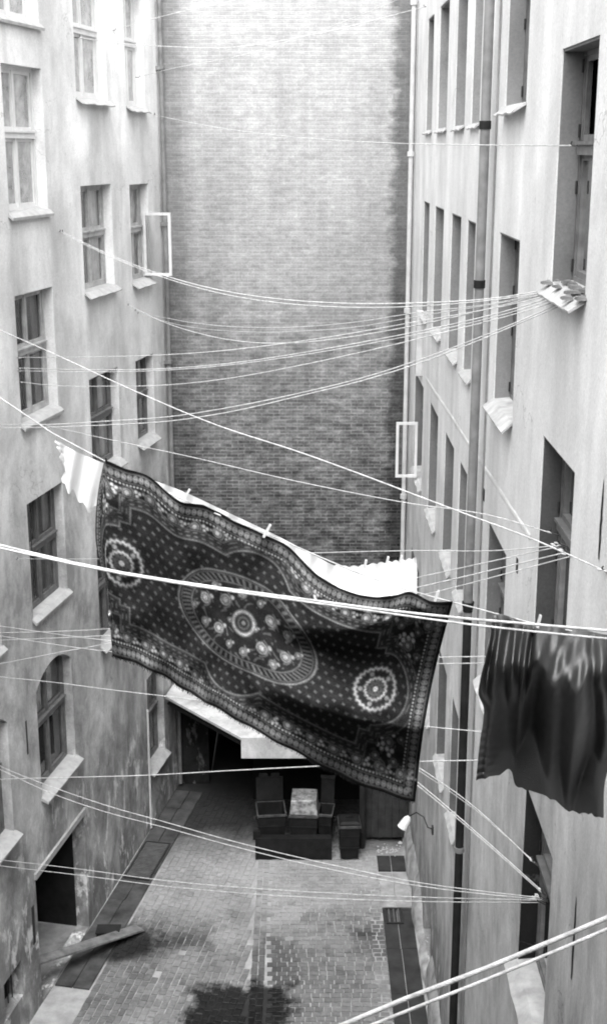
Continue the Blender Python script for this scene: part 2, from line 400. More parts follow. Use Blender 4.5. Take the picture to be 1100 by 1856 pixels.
# ================================================================== LEFT BUILDING
LB = thing('tenement_building', 'grey plastered tenement wall along the left side with three columns of windows', 'building', (LP0.x - 1, LP0.y, 0))
H = 15.0
def zz(q): return 15 + 15 * q
lw = []   # (a0,a1,z0,z1, curtain, frame)
for z1, z0, cur in ((.285, .131, 2), (.085, -.066, 1), (-.152, -.292, 0), (-.383, -.519, 0)):
    lw.append((-.142 * H, -.035 * H, zz(z0), zz(z1), cur, 'a'))
lw.append((-.147 * H, -.036 * H, zz(-.742), zz(-.588), None, 'arch'))
for z1, z0, cur in ((.205, .058, 2), (-.043, -.171, 2), (-.278, -.403, 2), (-.50, -.635, 0)):
    lw.append((.069 * H, .178 * H, zz(z0), zz(z1), cur, 'b'))
for z1, z0, cur in ((.205, .054, 1), (-.046, -.177, 2), (-.283, -.402, 1), (-.51, -.64, 0), (-.757, -.906, 0)):
    lw.append((.251 * H, .33 * H, zz(z0), zz(z1), cur, 'c'))
lw.append((-.335 * H, -.229 * H, zz(-.742), zz(-.588), None, 'arch'))
lw.append((-.335 * H, -.229 * H, zz(-.519), zz(-.383), 0, 'a'))
lw.append((-.335 * H, -.229 * H, zz(-.292), zz(-.152), 0, 'a'))
ops = [w[:4] for w in lw]
gate = (-2.72, -.3, .02, 2.56); cellar = (-4.23, -3.5, .72, 1.42)
ops += [gate, cellar]
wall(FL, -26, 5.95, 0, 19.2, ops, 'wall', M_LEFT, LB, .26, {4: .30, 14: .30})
for i, (a0, a1, z0, z1, cur, k) in enumerate(lw):
    kw = dict(rec=.24, mf=M_FRAME_D if z1 < 11 else M_FRAME_L, curtain=cur, tfrac=.53)
    if k == 'a': kw.update(sill='slab', out=.08)
    if k == 'b': kw.update(sill='tin', sill_m=M_SILL, out=.13)
    if k == 'c': kw.update(sill='tin', sill_m=M_SILL, out=.13, lights=1 if False else 2)
    if k == 'arch': kw.update(mf=M_FRAME_D, out=.14)
    if z1 > 13.5: kw.update(mf=M_FRAME_W if z1 > 15.5 else M_FRAME_L, cover=1.0, glass=M_GLASS_T if z1 > 15.5 else M_GLASS_H)  # top windows paled: washed-out haze put into frame and glass tones
    w = window(FL, LB, a0, a1, z0, z1, **kw)
    if abs(z1 - zz(-.046)) < .01 and k == 'c':
        hp = FL(a1 - .08, 0, -.1); hz0, hz1 = 12.42, 13.72
        hp.z = hz0
        open_casement(w, hp, tuple(LN), .60, hz0, hz1, M_FRAME_W)['label'] = 'white painted sash standing open square to the wall'
# gateway: dark porch with plank door leaf, pale lintel board
b = MB(); g0, g1, gz0, gz1 = gate; dp = -1.6
b.quad(FL(g0, 0, dp), FL(g1, 0, dp), FL(g1, gz1, dp), FL(g0, gz1, dp))
for a in (g0, g1): b.quad(FL(a, 0, dp), FL(a, gz1, dp), FL(a, gz1, -.26), FL(a, 0, -.26))
b.quad(FL(g0, gz1, dp), FL(g1, gz1, dp), FL(g1, gz1, -.26), FL(g0, gz1, -.26))
gw = b.build('gateway', M_GLOOM, LB)
b = MB(); b.fbox(FL, g0 - .05, g1 + .02, gz1 - .015, gz1 + .10, .004, .05); b.build('lintel_board', M_SILL, gw)
b = MB()
for k in range(5): b.fbox(FL, g1 - 1.3 + .25 * k, g1 - 1.3 + .25 * k + .24, .05, 2.2, -1.1 - .004 * (k % 2), -1.06)
b.build('door_leaf', M_WOOD, gw)
b = MB(); c0, c1, cz0, cz1 = cellar
b.quad(FL(c0, cz0, -.26), FL(c1, cz0, -.26), FL(c1, cz1, -.26), FL(c0, cz1, -.26)); cw = b.build('cellar_window', M_DARK, LB)
b = MB()
for k in range(4):
    a = c0 + .12 + k * .17; b.tube([FL(a, cz0, -.16), FL(a, cz1, -.16)], .011, 6)
b.build('bar', M_IRON, cw)
# plinth-like worn skirting right of the gateway, corner pilaster edge, corner pipe
b = MB(); b.tube([FL(5.80, .1, .09), FL(5.80, 19.2, .09)], .05, 10)
for z in (3.9, 7.2, 10.4, 13.4, 16.6, 19.8): b.fbox(FL, 5.72, 5.88, z, z + .07, .0, .16)
b.build('corner_pipe', M_PIPE_G, LB)
b = MB(); b.tube([FL(3.58, .1, .05), FL(3.60, 3.0, .05)], .028, 8); b.build('white_conduit', M_PIPE_W, LB)
# slots, hooks and the round repair on the facade
for (a, z, h, w_) in ((-2.72, 4.95, .62, .05), (-2.95, 1.35, .75, .10), (-2.05, 8.3, .5, .035)):
    b = MB(); b.fbox(FL, a, a + w_, z, z + h, .0, .006); b.build('wall_slot', M_IRON, LB)
b = MB()
N = 22
vs = [FL(-.06, 5.0, .008)] + [FL(-.06 + .30 * (1 + .12 * math.sin(5 * i)) * math.cos(2 * math.pi * i / N), 5.0 + .26 * (1 + .1 * math.sin(3 * i)) * math.sin(2 * math.pi * i / N), .006) for i in range(N)]
b.add(vs, [(0, 1 + i, 1 + (i + 1) % N) for i in range(N)]); b.build('plaster_repair', M_SILL, LB)
for z in (5.55, 5.2):
    b = MB(); b.tube([FL(2.02, z, 0), FL(2.02, z, .09), FL(2.16, z + .02, .09), FL(2.16, z + .02, 0)], .014, 6); b.build('step_iron', M_IRON, LB)

# ================================================================== RIGHT BUILDING
RB = thing('tenement_building', 'pale plastered tenement wall along the right side with tall dark downpipe', 'building', (XR + 1, 18, 0))
X = XR
def rz(q): return 15 + q * X
rw = []
for z1, z0 in ((.372, -.522), (-1.151, -2.06), (-2.75, -3.664), (-4.27, -5.18)): rw.append((4.67 * X, 5.33 * X, rz(z0), rz(z1), 'A'))
for z1, z0 in ((1.12, .20), (-.408, -1.27), (-1.935, -2.83)): rw.append((6.14 * X, 6.775 * X, rz(z0), rz(z1), 'B'))
for a0, a1, k in ((7.74, 8.13, 'C'), (8.46, 9.02, 'D'), (9.52, 10.16, 'E'), (10.62, 11.12, 'F')):
    for z1, z0 in ((1.0, .14), (-.415, -1.34), (-1.92, -2.80), (-3.545, -4.42)):
        if k == 'F' and z1 < -1.5: a0_, a1_ = 10.75, 11.6
        else: a0_, a1_ = a0, a1
        rw.append((a0_ * X, a1_ * X, rz(z0), rz(z1), k))
cell2 = (21.3, 22.6, .15, .95)
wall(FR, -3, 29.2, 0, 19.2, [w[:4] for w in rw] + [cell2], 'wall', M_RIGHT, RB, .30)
for i, (a0, a1, z0, z1, k) in enumerate(rw):
    near = k in 'AB'
    w = window(FR, RB, a0, a1, z0, z1, rec=.27, mf=M_FRAME_R, curtain=0 if not near and z1 > 6 else None, casing=M_CASE_A if k == 'A' else M_CASE_R, tfrac=.58,
               sill='tin', sill_m=M_SILL_M if near else M_SILL, out=.13 if near else .06, hinge_far=True,
               gap=((1, 1),) if k == 'A' and i == 0 else None)
    if k == 'A' and i == 1:      # an inner sash pushed ajar
        pass
    if k == 'F' and abs(z1 - rz(-1.92)) < .01:
        p0 = at_y(764, 866, 26.3); p1 = at_y(764, 766, 26.3)
        hz0, hz1 = p0.z, p1.z
        open_casement(w, Vector((XR - .02, 26.35, hz0)), (-1, 0, 0), .44, hz0, hz1, M_FRAME_W)['label'] = 'pale sash standing open square to the wall'
b = MB(); c0, c1, cz0, cz1 = cell2
b.quad(FR(c0, cz0, -.3), FR(c1, cz0, -.3), FR(c1, cz1, -.3), FR(c0, cz1, -.3)); b.build('cellar_window', M_DARK, RB)
# heavy sloping sills, the near one strewn with bits of tile
b = MB()
for k in range(26):
    a = random.uniform(4.66, 5.32) * X; o = random.uniform(-.15, .10); z = rz(-.522) + .03 - max(0, o) * .5; s = random.uniform(.015, .05)
    v = [(random.uniform(-s, s), random.uniform(-s, s)) for _ in range(4)]
    b.hexa([FR(a - s * 1.6, z, o - s), FR(a + s, z, o - s * .7), FR(a + s * 1.3, z, o + s), FR(a - s, z, o + s), FR(a - s * 1.4, z + s * .5, o - s * .8), FR(a + s, z + s * .8, o - s * .6), FR(a + s, z + s * .4, o + s), FR(a - s, z + s * .7, o + s * .8)])
dbo = b.build('tile_fragments', M_FRAME_D, None)
tag(dbo, 'loose broken bits of tile lying on the topmost near sill of the right wall', 'debris', None, 'stuff')
# downpipe in two lengths, with collars, and the cable beside it
yp = 7.49 * (X - .13)
b = MB(); zc = 15 - 2.56 * X
b.tube([FR(yp, zc - .1, .13), FR(yp, 19.2, .13)], .062, 14); dp_ = b.build('downpipe', M_PIPE_G, RB)
b = MB(); b.tube([FR(yp, .15, .13), FR(yp, zc, .13)], .060, 14); b.build('lower_length', M_PIPE_D, dp_)
for z in (15 - .70 * X, 15 + .12 * X): b = MB(); b.tube([FR(yp, z - .05, .13), FR(yp, z + .05, .13)], .074, 14); b.build('collar', M_PIPE_D, dp_)
b = MB(); b.tube([FR(yp, zc - .02, .13), FR(yp, zc + .12, .13)], [.066, .085], 14); b.build('collar', M_PIPE_D, dp_)
b = MB()
for z in (15 - 4.1 * X,): b.tube([FR(yp, z - .04, .13), FR(yp, z + .04, .13)], .072, 14); b.tube([FR(yp + .1, z, .17), FR(yp + .32, z, .1), FR(yp + .36, z + .18, .05)], .012, 6)
b.build('bracket', M_PIPE_G, dp_)
b = MB(); b.tube([FR(yp - .22, 1, .02), FR(yp - .20, 19.2, .02)], .012, 6); b.build('cable', M_PIPE_G, RB)
# white pipes by the brick wall
b = MB(); b.tube([(2.27, 28.6, .1), (2.27, 28.6, 19.0)], .05, 12)
for z in (17.9, 14.9, 11.6, 7.4): b.tube([(2.27, 28.6, z - .05), (2.27, 28.6, z + .05)], .078, 12)
b.tube([(2.27, 28.6, 19.0), (2.2, 28.62, 19.25), (2.0, 28.7, 19.4)], .062, 12); b.build('white_downpipe', M_PIPE_W, RB)
b = MB(); b.box(2.24, 2.37, 25.85, 26.0, 15 - 1.85 * X, 15 - 1.30 * X); b.build('white_duct', M_PIPE_W, RB, .01)
# sloping string moulding
b = MB(); N = 40; vs = []
for i in range(N + 1):
    q = i / N; a = (10.6 + (5.5 - 10.6) * q) * X; z = rz(-1.805 + .155 * q) + random.uniform(-.008, .008); o = .007 + random.uniform(-.004, .004)
    if 6.4 * X < a < 6.55 * X: o *= .5
    vs += [FR(a, z - .05, .001), FR(a, z - .03, o), FR(a, z + .01, o), FR(a, z + .035, .001)]
b.add(vs, [(4 * i + k, 4 * i + 4 + k, 4 * i + 5 + k, 4 * i + 1 + k) for i in range(N) for k in range(3)]); b.build('string_moulding', M_RIGHT, RB)
for (u, v, h) in ((877, 897, .16), (937, 1025, .16)):
    p = right_pt(u, v); b = MB(); b.fbox(FR, p.y - .05, p.y + .05, p.z - h / 2, p.z + h / 2, .001, .008); b.build('vent_hole', M_DARK, RB)
for (y_, z0, z1) in ((4.22 * X, 15 - 2.99 * X, 15 - 2.64 * X), (4.21 * X, 15 - 1.34 * X, 15 - 1.06 * X)):
    b = MB(); N = 12; vs = []
    for i in range(N + 1):
        q = i / N; z = z0 + (z1 - z0) * q; w_ = .030 * math.sin(math.pi * min(1, q * .9 + .1)) ** .6 * (1 if i < N else .2) + .004; c = random.uniform(-.006, .006)
        vs += [FR(y_ + c - w_, z, .004), FR(y_ + c + w_, z, .004)]
    b.add(vs, [(2 * i, 2 * i + 1, 2 * i + 3, 2 * i + 2) for i in range(N)]); b.build('wall_crack', M_DARK, RB)
# rough plinth at the foot of the right wall
b = MB(); N = 60; vs = []
for i in range(N + 1):
    a = 16 + 13 * i / N; o = .10 + .03 * math.sin(i * .8) + random.uniform(-.02, .02); z = .55 + .12 * math.sin(i * .37) + random.uniform(-.05, .05)
    if 21.1 < a < 22.8: z = .14
    vs += [FR(a, 0, o + .04), FR(a, z * .7, o), FR(a, z, .001)]
b.add(vs, [(3 * i + k, 3 * i + 3 + k, 3 * i + 4 + k, 3 * i + 1 + k) for i in range(N) for k in range(2)], True); b.build('plinth', plain('plinth_render', .30, .95, .5, 3), RB)

# ================================================================== BACK BUILDING
BB = thing('brick_building', 'tall blind brick gable wall closing the far end of the yard', 'building', (0, 29.5, 0))
b = MB(); b.quad(FB(-3.2, 2.9), FB(2.5, 2.9), FB(2.5, 19.2), FB(-3.2, 19.2)); b.quad(FB(-3.2, 19.2), FB(2.5, 19.2), FB(2.5, 19.2, -.4), FB(-3.2, 19.2, -.4)); b.quad(FB(-3.2, 2.9), FB(2.5, 2.9), FB(2.5, 2.9, -.4), FB(-3.2, 2.9, -.4))
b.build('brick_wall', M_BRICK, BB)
b = MB()
b.fbox(FB, -3.2, -2.30, 0, 2.9, -.5, .0); b.fbox(FB, 1.3, 2.5, 0, 2.9, -.5, .0); b.fbox(FB, -2.30, 1.3, 2.45, 2.9, -.45, .0)
b.build('ground_floor_wall', plaster('peeling_base', [(0, .02), (24, .02)], .3, .5, 4, .3, .2), BB)  # peeling wall toned near black: shade under the lean-to put into the colour
b = MB()
b.quad((-2.3, 33, 0), (1.3, 33, 0), (1.3, 33, 2.45), (-2.3, 33, 2.45)); b.quad((-2.3, 29.5, 0), (-2.3, 33, 0), (-2.3, 33, 2.45), (-2.3, 29.5, 2.45)); b.quad((1.3, 29.5, 0), (1.3, 33, 0), (1.3, 33, 2.45), (1.3, 29.5, 2.45)); b.quad((-2.3, 29.45, 2.45), (1.3, 29.45, 2.45), (1.3, 33, 2.45), (-2.3, 33, 2.45))
b.build('passage', M_DARK, BB)
# lean-to roof with a skewed left edge, deep pale fascia
ST = thing('lean_to', 'low flat roofed lean-to with pale roof and fascia against the brick wall', 'shed', (0, 27, 0))
zt, zb = 2.78, 2.29
A_, B_ = Vector((-3.22, 27.95, zt)), Vector((-1.345, 25.73, zt))
pl = [(-3.02, 28.98), (A_.x + .02, A_.y), (B_.x, B_.y), (2.34, 25.73), (2.34, 28.98)]
b = MB(); n = len(pl)
b.add([(x, y, zt) for x, y in pl] + [(x, y, zt - .06) for x, y in pl], [tuple(range(n))[::-1], tuple(range(n, 2 * n))] + [(i, (i + 1) % n, n + (i + 1) % n, n + i) for i in range(n)])
b.build('roof', M_ROOF, ST)
b = MB(); b.box(-1.345, 2.34, 25.735, 25.85, zb, zt - .062); b.build('fascia', M_ROOF, ST)
b = MB()
dv = (B_ - A_).normalized()
for off in (.10,):
    p, q = A_ + Vector((.12, .06, -.20)), B_ + Vector((.06, .14, -.20))
    b.tube([p, q], .09, 4)
b.build('edge_beam', M_DARK, ST)  # near black: shade of the skew edge put into the beam's colour
for x in (1.30,):
    b = MB(); b.tube([(x, 25.95, 0), (x, 25.95, zt - .07)], .07, 8); b.build('post', M_GLOOM, ST)
b = MB()
for k in range(6): b.box(1.36 + .155 * k, 1.36 + .155 * k + .148, 26.2 + .006 * (k % 2), 26.24, .12, 2.25)
b.box(1.34, 2.30, 26.245, 26.29, .5, .62); b.box(1.34, 2.30, 26.245, 26.29, 1.7, 1.82)
b.build('plank_door', plain('brown_planks', .03, .85, .5, 4), ST)
b = MB(); b.quad((-1.2, 28.2, 0), (1.34, 28.2, 0), (1.34, 28.2, 2.7), (-1.2, 28.2, 2.7)); b.build('shade_sheet', M_DARK, ST)  # added black sheet standing in for the shade at the back

# the house the picture was taken from: its unseen yard wall, added to darken light from behind
HB = thing('tenement_building', 'unseen grey plastered house wall closing the near end of the yard behind the viewer', 'building', (-3, -1, 0))
b = MB(); b.quad((-9.5, -1.0, 0), (XR, -1.0, 0), (XR, -1.0, 19.2), (-9.5, -1.0, 19.2)); b.build('wall', plaster('darkened_plaster', [(0, .16), (24, .22)]), HB)  # plaster darkened to cut light bounced onto cloth and carpet

# ================================================================== GROUND
b = MB(); b.quad((-60, -40, -.012), (60, -40, -.012), (60, 80, -.012), (-60, 80, -.012)); struct(b.build('ground', M_BED))
def wallx(y): return LP0.x + (y - LP0.y) * math.tan(TH)
def cobbles():
    vs, fs, cols = [], [], []
    def stone(cx, cy, w, l, ang, tone, up):
        ca, sa = math.cos(ang), math.sin(ang); base = len(vs); ins = .016
        jit = [(random.uniform(-.008, .008), random.uniform(-.008, .008)) for _ in range(4)]
        h = .004 + up
        for k, (ii, zq) in enumerate(((0, -.03), (0, h - .006), (ins, h))):
            for (sx, sy), (jx, jy) in zip(((-1, -1), (1, -1), (1, 1), (-1, 1)), jit):
                px, py = sx * (w / 2 - ii) + jx, sy * (l / 2 - ii) + jy
                vs.append((cx + px * ca - py * sa, cy + px * sa + py * ca, zq + random.uniform(-.0015, .0015)))
        for k in range(2):
            for i in range(4): fs.append((base + 4 * k + i, base + 4 * k + (i + 1) % 4, base + 4 * k + 4 + (i + 1) % 4, base + 4 * k + 4 + i))
        fs.append((base + 8, base + 9, base + 10, base + 11)); cols.extend([tone] * 9)
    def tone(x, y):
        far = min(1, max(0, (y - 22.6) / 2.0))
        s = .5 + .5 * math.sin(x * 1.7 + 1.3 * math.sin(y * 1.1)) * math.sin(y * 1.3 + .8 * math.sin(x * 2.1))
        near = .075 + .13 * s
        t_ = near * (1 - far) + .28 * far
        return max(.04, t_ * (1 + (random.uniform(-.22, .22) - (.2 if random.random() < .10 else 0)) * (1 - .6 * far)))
    # right field: courses across the yard
    y = 17.2; r = 0
    while y < 28.9:
        hgt = random.uniform(.125, .15); x = -.72 + (.09 if r % 2 else 0) + .05 * math.sin(y)
        while x < 1.55:
            w = random.uniform(.15, .21)
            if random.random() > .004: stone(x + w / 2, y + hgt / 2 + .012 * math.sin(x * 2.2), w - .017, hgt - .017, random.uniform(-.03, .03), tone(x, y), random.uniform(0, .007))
            x += w
        y += hgt; r += 1
    for xb in (-.93, -.80):                          # a border course between the two fields
        y = 17.2
        while y < 28.9:
            l = random.uniform(.16, .22); stone(xb, y + l / 2, .115, l - .018, random.uniform(-.02, .02), tone(xb, y) * .8, random.uniform(0, .006)); y += l
    # left field: courses running away along the left wall
    q = .74; r = 0
    while q < 5.6:
        wd = random.uniform(.12, .145); s = -6.6 + (.09 if r % 2 else 0)
        while s < 5.6:
            l = random.uniform(.15, .21); p = LP0 + LD * (s + l / 2) + LN * (q + wd / 2)
            if p.x < -1.06 and p.y > 17 and random.random() > .004:
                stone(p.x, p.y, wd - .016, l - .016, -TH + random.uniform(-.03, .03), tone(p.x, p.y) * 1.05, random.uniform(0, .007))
            s += l
        q += wd; r += 1
    me = bpy.data.meshes.new('cobblestones'); me.from_pydata(vs, [], fs); me.update()
    ca = me.color_attributes.new('tone', 'FLOAT_COLOR', 'CORNER'); arr = []
    for p, c in zip(me.polygons, cols): arr += [c, c, c, 1.0] * p.loop_total
    ca.data.foreach_set('color', arr); me.materials.append(M_COB)
    o = bpy.data.objects.new('cobblestones', me); C.objects.link(o); return struct(o)
cobbles()
def slabs(name, F, a0, a1, q0, q1, m, step=.95):
    b = MB(); a = a0
    while a < a1 - .1:
        l = min(step * random.uniform(.8, 1.2), a1 - a); z = random.uniform(.0, .008)
        mid = (q0 + q1) / 2 + random.uniform(-.02, .02)
        for (p, q) in ((q0, mid - .008), (mid + .008, q1)):
            b.hexa([F(a, -.05, p), F(a + l - .012, -.05, p), F(a + l - .012, -.05, q), F(a, -.05, q), F(a, .014 + z, p), F(a + l - .012, .014 + z, p), F(a + l - .012, .016 + z, q), F(a, .016 + z, q)])
        a += l
    return struct(b.build(name, m))
slabs('pavement', FL, -2.2, 5.6, .03, .70, plain('grey_slab', .055, .8, .6, 2.5))
slabs('pavement', FR, 17.0, 23.55, .16, .76, M_SLAB, 1.3)
slabs('pavement', FR, 23.57, 24.95, .16, .76, M_CONC, 1.4)
slabs('pavement', FR, 24.97, 25.6, .16, .76, M_SLAB, .7)
b = MB(); b.quad(FR(17, .002, .78), FR(25.6, .002, .78), FR(25.6, .002, 1.02), FR(17, .002, 1.02)); struct(b.build('gutter', M_CONC))
def grate(loc_f, label, a0, a1, q0, q1, bars_along, n):
    g = thing('drain_grate', label, 'drain grate', loc_f((a0 + a1) / 2, 0, (q0 + q1) / 2), 'drain grates in the paving')
    b = MB(); e = .035; z0, z1 = .022, .050
    b.fbox(loc_f, a0, a0 + e, z0, z1, q0, q1); b.fbox(loc_f, a1 - e, a1, z0, z1, q0, q1); b.fbox(loc_f, a0 + e, a1 - e, z0, z1 - .002, q0, q0 + e); b.fbox(loc_f, a0 + e, a1 - e, z0, z1 - .002, q1 - e, q1)
    b.build('frame', M_IRON, g)
    b = MB()
    for k in range(n):
        if bars_along:
            q = q0 + e + (q1 - q0 - 2 * e) * (k + .5) / n; b.fbox(loc_f, a0 + e, a1 - e, z0 + .004, z1 - .006, q - .014, q + .014)
        else:
            a = a0 + e + (a1 - a0 - 2 * e) * (k + .5) / n; b.fbox(loc_f, a - .02, a + .02, z0 + .004, z1 - .006, q0 + e, q1 - e)
    b.build('bars', plain('worn_bar_iron', .09, .45, .3, 8), g)
grate(FL, 'long slatted iron grate set in the paving along the left wall', 1.55, 3.1, .08, .66, False, 22)
grate(FR, 'short iron grate in the dark paving strip along the right wall', 22.95, 23.5, .36, .72, True, 3)

# lime rubble heap by the planks
b = MB()
for k in range(70):
    x, y = random.gauss(1.95, .20), random.gauss(25.86 + .0, .10); s = random.uniform(.008, .032) * (2.2 if k < 5 else 1)
    if x > 2.2 or y > 26.12: continue
    p = [Vector((x + random.uniform(-s, s), y + random.uniform(-s, s), .0)) for _ in range(1)][0]
    vs = [p + Vector((s * math.cos(i * 1.05) * random.uniform(.7, 1.2), s * math.sin(i * 1.05) * random.uniform(.7, 1.2), 0)) for i in range(6)] + [p + Vector((0, 0, s * .8))]
    b.add(vs, [(i, (i + 1) % 6, 6) for i in range(6)])
tag(b.build('lime_rubble', M_LIME), 'small scatter of white lime rubble on the ground before the plank door', 'rubble', None, 'stuff')
b = MB()
p0, p1 = FL(-2.55, .66, -.25), Vector((-3.25, 22.72, .06)); dirn = (p1 - p0); side = dirn.cross(Vector((0, 0, 1))).normalized() * .13; up = Vector((0, 0, .05))
b.hexa([p0 - side, p0 + side, p1 + side, p1 - side, p0 - side + up, p0 + side + up, p1 + side + up, p1 - side + up])
tag(b.build('wooden_plank', M_WOOD, None, .008), 'long grey plank sloping out of the dark gateway onto the yard', 'plank')
b = MB(); q0, q1 = p0 * .45 + p1 * .55, p0 * .2 + p1 * .8
b.box(-4.05, -3.62, 22.35, 22.62, .0, .20); b.box(-4.07, -3.60, 22.33, 22.64, .20, .225)
tag(b.build('low_crate', M_GLOOM, None, .006), 'low dark crate carrying the grey plank before the gateway', 'crate')

# ================================================================== DUSTBINS
def dustbin(x, y, w, d, h, label, lid, lm=None, rim=None, rot=0):
    t = thing('dustbin', label, 'dustbin', (x, y, 0), 'steel dustbins under the lean-to')
    b = MB(); i = .03
    p = [(x - w / 2 + i, y - d / 2 + i), (x + w / 2 - i, y - d / 2 + i), (x + w / 2 - i, y + d / 2 - i), (x - w / 2 + i, y + d / 2 - i)]
    q = [(x - w / 2, y - d / 2), (x + w / 2, y - d / 2), (x + w / 2, y + d / 2), (x - w / 2, y + d / 2)]
    b.add([(a, c, .05) for a, c in p] + [(a, c, h) for a, c in q] + [(a * .94 + x * .06, c * .94 + y * .06, h) for a, c in q] + [(a * .9 + x * .1, c * .9 + y * .1, h - .4) for a, c in p],
          [(3, 2, 1, 0), (0, 1, 5, 4), (1, 2, 6, 5), (2, 3, 7, 6), (3, 0, 4, 7), (4, 5, 9, 8), (5, 6, 10, 9), (6, 7, 11, 10), (7, 4, 8, 11), (8, 9, 13, 12), (9, 10, 14, 13), (10, 11, 15, 14), (11, 8, 12, 15), (12, 13, 14, 15)])
    for zq in (h * .35, h * .68): b.box(x - w / 2 - .002, x + w / 2 + .002, y - d / 2 - .004, y - d / 2 + .02, zq, zq + .03)
    b.build('body', M_BIN, t)
    b = MB(); e = .022
    b.box(x - w / 2 - e, x + w / 2 + e, y - d / 2 - e, y - d / 2 + .004, h - .05, h + .012); b.box(x - w / 2 - e, x + w / 2 + e, y + d / 2 - .004, y + d / 2 + e, h - .05, h + .012)
    b.box(x - w / 2 - e, x - w / 2 + .004, y - d / 2 + .004, y + d / 2 - .004, h - .05, h + .01); b.box(x + w / 2 - .004, x + w / 2 + e, y - d / 2 + .004, y + d / 2 - .004, h - .05, h + .01)
    b.build('rim', rim or M_RIM, t, .006)
    b = MB()
    for s in (-1, 1): b.tube([(x + s * (w / 2 + .01), y - .10, h * .78), (x + s * (w / 2 + .06), y - .09, h * .74), (x + s * (w / 2 + .06), y + .09, h * .74), (x + s * (w / 2 + .01), y + .10, h * .78)], .012, 6)
    b.build('handle', M_IRON, t)
    b = MB()
    if lid == 'up':      # hinged lid thrown up and back
        c = math.radians(78)
        def G(a, s, o): return Vector((x + a, y + d / 2 + .02 + s * math.cos(c) * .9 - o * math.sin(c), h + .02 + s * math.sin(c) + o * math.cos(c)))
        b.hexa([G(-w / 2, 0, 0), G(w / 2, 0, 0), G(w / 2, .55, 0), G(-w / 2, .55, 0), G(-w / 2, 0, .03), G(w / 2, 0, .03), G(w / 2, .55, .03), G(-w / 2, .55, .03)])
        for s in (-1, 1): b.hexa([G(s * w * .22 - .09, .56, -.01), G(s * w * .22 + .07, .56, -.01), G(s * w * .22 + .07, .64, -.01), G(s * w * .22 - .09, .64, -.01), G(s * w * .22 - .1, .56, .06), G(s * w * .22 + .1, .56, .06), G(s * w * .22 + .1, .64, .04), G(s * w * .22 - .1, .64, .04)])
    elif lid == 'box':   # tall dented hood lid
        b.hexa([(x - w / 2, y - d / 2, h + .02), (x + w / 2, y - d / 2 - .01, h + .02), (x + w / 2, y + d / 2, h + .02), (x - w / 2, y + d / 2, h + .02), (x - w / 2 + .02, y - d / 2 + .05, h + .33), (x + w / 2 - .03, y - d / 2 + .06, h + .35), (x + w / 2 - .03, y + d / 2, h + .36), (x - w / 2 + .02, y + d / 2, h + .36)])
    elif lid == 'flat':
        n = 14; vs = []
        for (sc, zq) in ((1.04, h + .014), (1.02, h + .05), (.75, h + .085)):
            vs += [(x + sx * w / 2 * sc, y + sy * d / 2 * sc, zq) for sx, sy in ((-1, -1), (1, -1), (1, 1), (-1, 1))]
        b.add(vs, [(0, 1, 5, 4), (1, 2, 6, 5), (2, 3, 7, 6), (3, 0, 4, 7), (4, 5, 9, 8), (5, 6, 10, 9), (6, 7, 11, 10), (7, 4, 8, 11), (8, 9, 10, 11)])
        b.tube([(x - .08, y, h + .08), (x - .07, y, h + .12), (x + .07, y, h + .12), (x + .08, y, h + .08)], .01, 6)
    b.build('lid', lm or M_BIN, t, .01)
    t.rotation_euler.z = rot
    return t
dustbin(-.72, 26.0, .60, .60, .95, 'black steel dustbin gaping open with its lid thrown back, leftmost of the row', 'up', None, None, .10)
dustbin(.02, 25.98, .60, .58, .93, 'dustbin under a dented bright bare metal hood lid', 'box', M_BIN_L, None, -.06)
dustbin(.50, 26.05, .30, .50, .90, 'narrow open dustbin wedged between the bright hooded bin and the tall separate bin', 'up', M_BIN, None, -.14)
dustbin(.995, 25.62, .44, .46, .84, 'dark dustbin with shut flat lid and bright front rim, standing apart on the right', 'flat', M_BIN, None, .05)
b = MB(); b.box(-1.05, .62, 25.44, 25.62, 0, .52); b.box(-1.10, -.95, 25.50, 25.60, .45, .66); b.box(-.3, .05, 25.432, 25.44, .30, .46)
tag(b.build('ash_box', M_BIN, None, .012), 'long low black ash box on the ground in front of the dustbins', 'box')

# lamp on a curled bracket
wl = right_pt(785, 1503); lp = at_y(735, 1490, wl.y + .5)
L_ = thing('wall_lamp', 'small white metal lamp on a thin curled bracket low on the right wall', 'lamp', tuple(wl))
b = MB(); a_ = Vector(wl); m_ = lp + Vector((.06, 0, .12))
pts = [a_, a_ + Vector((-.10, .03, .02)), a_ * .6 + m_ * .4 + Vector((0, 0, .14)), a_ * .3 + m_ * .7 + Vector((0, 0, .16)), m_]
b.tube(pts, .013, 8); b.build('bracket', M_IRON, L_)
ax = Vector((-.5, -.15, -.85)).normalized()
b = MB(); b.tube([m_ + ax * .0, m_ + ax * .05, m_ + ax * .12, m_ + ax * .26], [.03, .07, .085, .10], 16); b.build('shade', M_FRAME_W, L_)
b = MB(); b.fbox(FR, wl.y - .05, wl.y + .05, wl.z - .09, wl.z + .06, .0, .03); b.build('wall_plate', M_IRON, L_)

